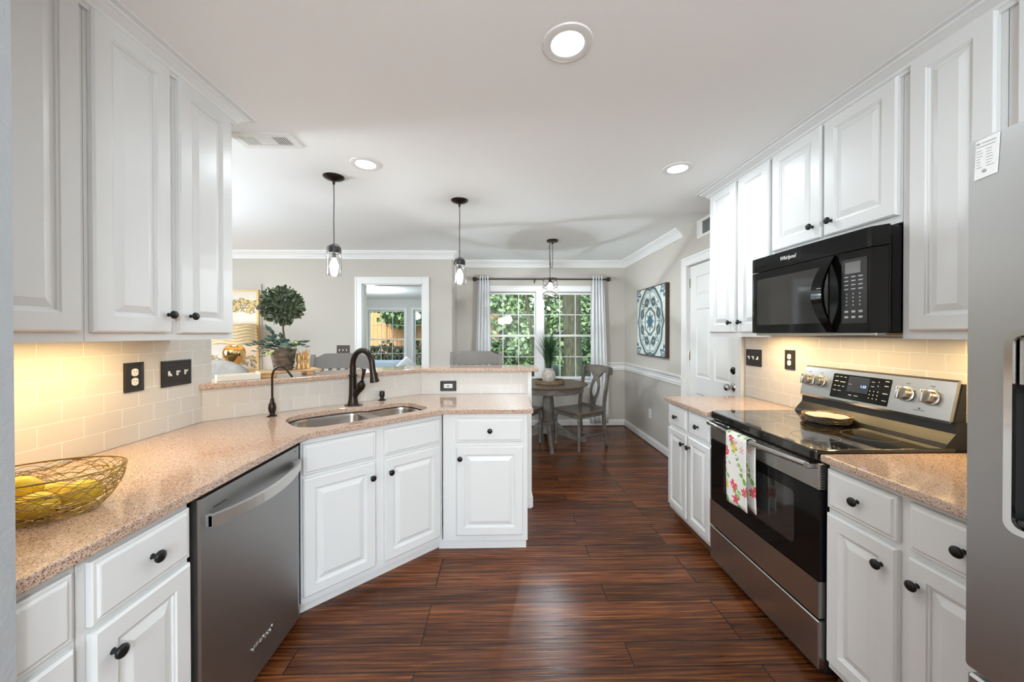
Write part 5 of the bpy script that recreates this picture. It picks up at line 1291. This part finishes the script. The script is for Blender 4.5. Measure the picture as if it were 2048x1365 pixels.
shrub('broad_tree', 'green tree seen between the two nook windows', .9, 17.0, 3.2, 2.4, 2.8, 1500, M['foliage'], gt, 3, .17)
shrub('broad_tree', 'wide tree closing the view behind the hedge shrubs', 2.2, 18.5, 3.2, 3.6, 3.2, 2200, M['foliage'], gt, 41, .2)
shrub('broad_tree', 'tall tree far right beyond the fence', 5.6, 16.5, 4.0, 2.4, 3.4, 1300, M['foliage2'], gt, 4, .18)
shrub('broad_tree', 'tree above the cedar fence seen through the sunroom window', -6.3, 16.5, 3.6, 2.6, 2.0, 1500, M['foliage'], gt, 5, .17)
shrub('broad_tree', 'dark tree seen through the narrow sunroom window', -3.6, 15.8, 3.4, 1.8, 2.6, 1300, M['foliage2'], gt, 6, .16)
gs = 'shrubs in the garden'
shrub('garden_shrub', 'tall hedge shrub before the fence at the middle of the nook window', .2, 13.2, 1.9, 1.7, 1.5, 1500, M['foliage'], gs, 21, .13)
shrub('garden_shrub', 'tall hedge shrub before the fence at the right of the nook window', 3.4, 13.2, 1.9, 1.5, 1.6, 1500, M['foliage'], gs, 22, .13)
shrub('garden_shrub', 'dark shrub below the left nook window sash', -.35, 10.8, 1.05, 1.15, .75, 1000, M['foliage2'], gs, 7, .11)
shrub('garden_shrub', 'leafy shrub left of the big trunk', 1.05, 11.2, 1.2, .75, .9, 700, M['foliage'], gs, 8, .11)
shrub('garden_shrub', 'shrub right of the big trunk', 2.9, 10.6, 1.1, .8, 1.1, 800, M['foliage2'], gs, 9, .11)
for i, x in enumerate((-5.2, -4.2, -3.1)): shrub('garden_shrub', ('low dark shrub behind the deck railing, leftmost', 'low dark shrub behind the deck railing, middle one', 'low dark shrub behind the deck railing, rightmost')[i], x, 12.9, .95, .85, .68, 700, M['dark_foliage'], gs, 30+i, .12)
shrub('garden_shrub', 'climbing shrub against the cedar fence', -3.5, 13.7, 2.75, .9, .55, 1000, M['foliage'], gs, 10, .12)
t = thing('tree_trunk', 'thick bark covered tree trunk outside the right nook window', 'tree', (1.83, 9.2, -.55), 0)
bm = nb(); rings = []
for k in range(13):
    z = k*.42; rr = .235 - .004*k + (.10 if k == 0 else 0); rings.append([((rr+.02*sin(5*a+k*.6))*cos(a)+.02*sin(k*.8), (rr+.02*sin(5*a+k*.6))*sin(a), z) for a in [2*pi*i/20 for i in range(20)]])
loft(bm, rings); part('trunk', bm, M['trunk'], t, smooth=True)
for s_, dy in ((-1, 0), (1, .1)):
    bm = nb(); tube(bm, [(s_*.1, dy, 3.0), (s_*.6, dy, 3.9), (s_*1.2, dy, 4.9)], [.10, .08, .05], 8); part('branch', bm, M['trunk'], t, smooth=True)
for i, (x, lean) in enumerate(((1.05, -.35), (1.32, -.18), (2.75, .2))):
    t = thing('slender_tree', ('slender leaning trunk furthest left of the big trunk', 'slender leaning trunk just left of the big trunk', 'slender trunk right of the big trunk')[i], 'tree', (x, 10.0, -.55), 0, 'slender trunks in the garden')
    bm = nb(); tube(bm, [(0, 0, 0), (lean*.3, 0, 1.5), (lean, 0, 3.2), (lean*1.8, 0, 4.8)], [.055, .05, .045, .03], 8); part('trunk', bm, M['trunk'], t, smooth=True)
t = thing('cedar_fence', 'orange cedar privacy fence at the back of the garden', 'fence', (0, 14.2, -.55))
for x in range(-9, 0, 3):
    bm = nb()
    for k in range(20): bx(bm, (x+.15*k+.004, 0, 0), (x+.15*k+.146, .02, 2.72 + .02*((k*7+x) % 3)))
    part('fence_panel', bm, M['fence'], t)
    bm = nb(); bx(bm, (x-.05, .02, 0), (x+.05, .12, 2.80)); part('post', bm, M['fence'], t)
t = thing('deck_railing', 'dark deck railing outside the sunroom window', 'railing', (-3.0, 11.6, -.55))
bm = nb(); bx(bm, (-1.2, -.04, 1.50), (1.8, .04, 1.56)); bx(bm, (-1.2, -.02, .55), (1.8, .02, .60)); part('rail', bm, M['deck'], t)
for k in range(26): bm = nb(); bx(bm, (-1.18+k*.115, -.018, .60), (-1.145+k*.115, .018, 1.50)); part('baluster', bm, M['deck'], t)
t = thing('shepherd_hook', 'thin rusty shepherd hook in front of the cedar fence', 'garden hook', (-3.75, 12.4, -.55))
bm = nb(); tube(bm, [(0, 0, 0), (0, 0, 2.15), (.03, 0, 2.26), (.10, 0, 2.30), (.17, 0, 2.22), (.19, 0, 2.12), (.22, 0, 2.08)], .014, 8); part('rod', bm, M['stem'], t, smooth=True)
t = thing('patio_chair', 'dark covered patio chair outside the nook window, beside the vase', 'patio chair', (1.0, 7.2, -.55))
bm = nb(); bx(bm, (-.18, -.22, .40), (.18, .22, .50), .03, 2); bx(bm, (-.18, .16, .50), (.18, .24, 1.30), .03, 2); part('sling', bm, M['patio'], t, smooth=True)
for x in (-.16, .16):
    for y in (-.2, .2): bm = nb(); tube(bm, [(x, y, 0), (x, y, .42)], .015, 8); part('leg', bm, M['patio'], t)
t = thing('covered_grill', 'dark covered grill at the right edge of the nook window', 'grill', (2.02, 7.4, -.55))
bm = nb(); rings = [[(x*k+dx, y*k, z) for x, y in rrect(-.26, -.28, .26, .28, .08, 3)] for z, k, dx in ((0, 1, 0), (.8, .98, 0), (1.05, .9, .02), (1.30, .72, .04), (1.42, .50, .06), (1.5, .30, .08))]; loft(bm, rings); part('cover', bm, M['patio'], t, smooth=True)
t = thing('pool_cover', 'pale blue cover lying on the lawn beyond the nook window', 'cover', (1.75, 8.3, -.549)); bm = nb(); prism(bm, rrect(-.9, -.5, .9, .5, .3, 4), 0, .22); part('sheet', bm, M['pool'], t)
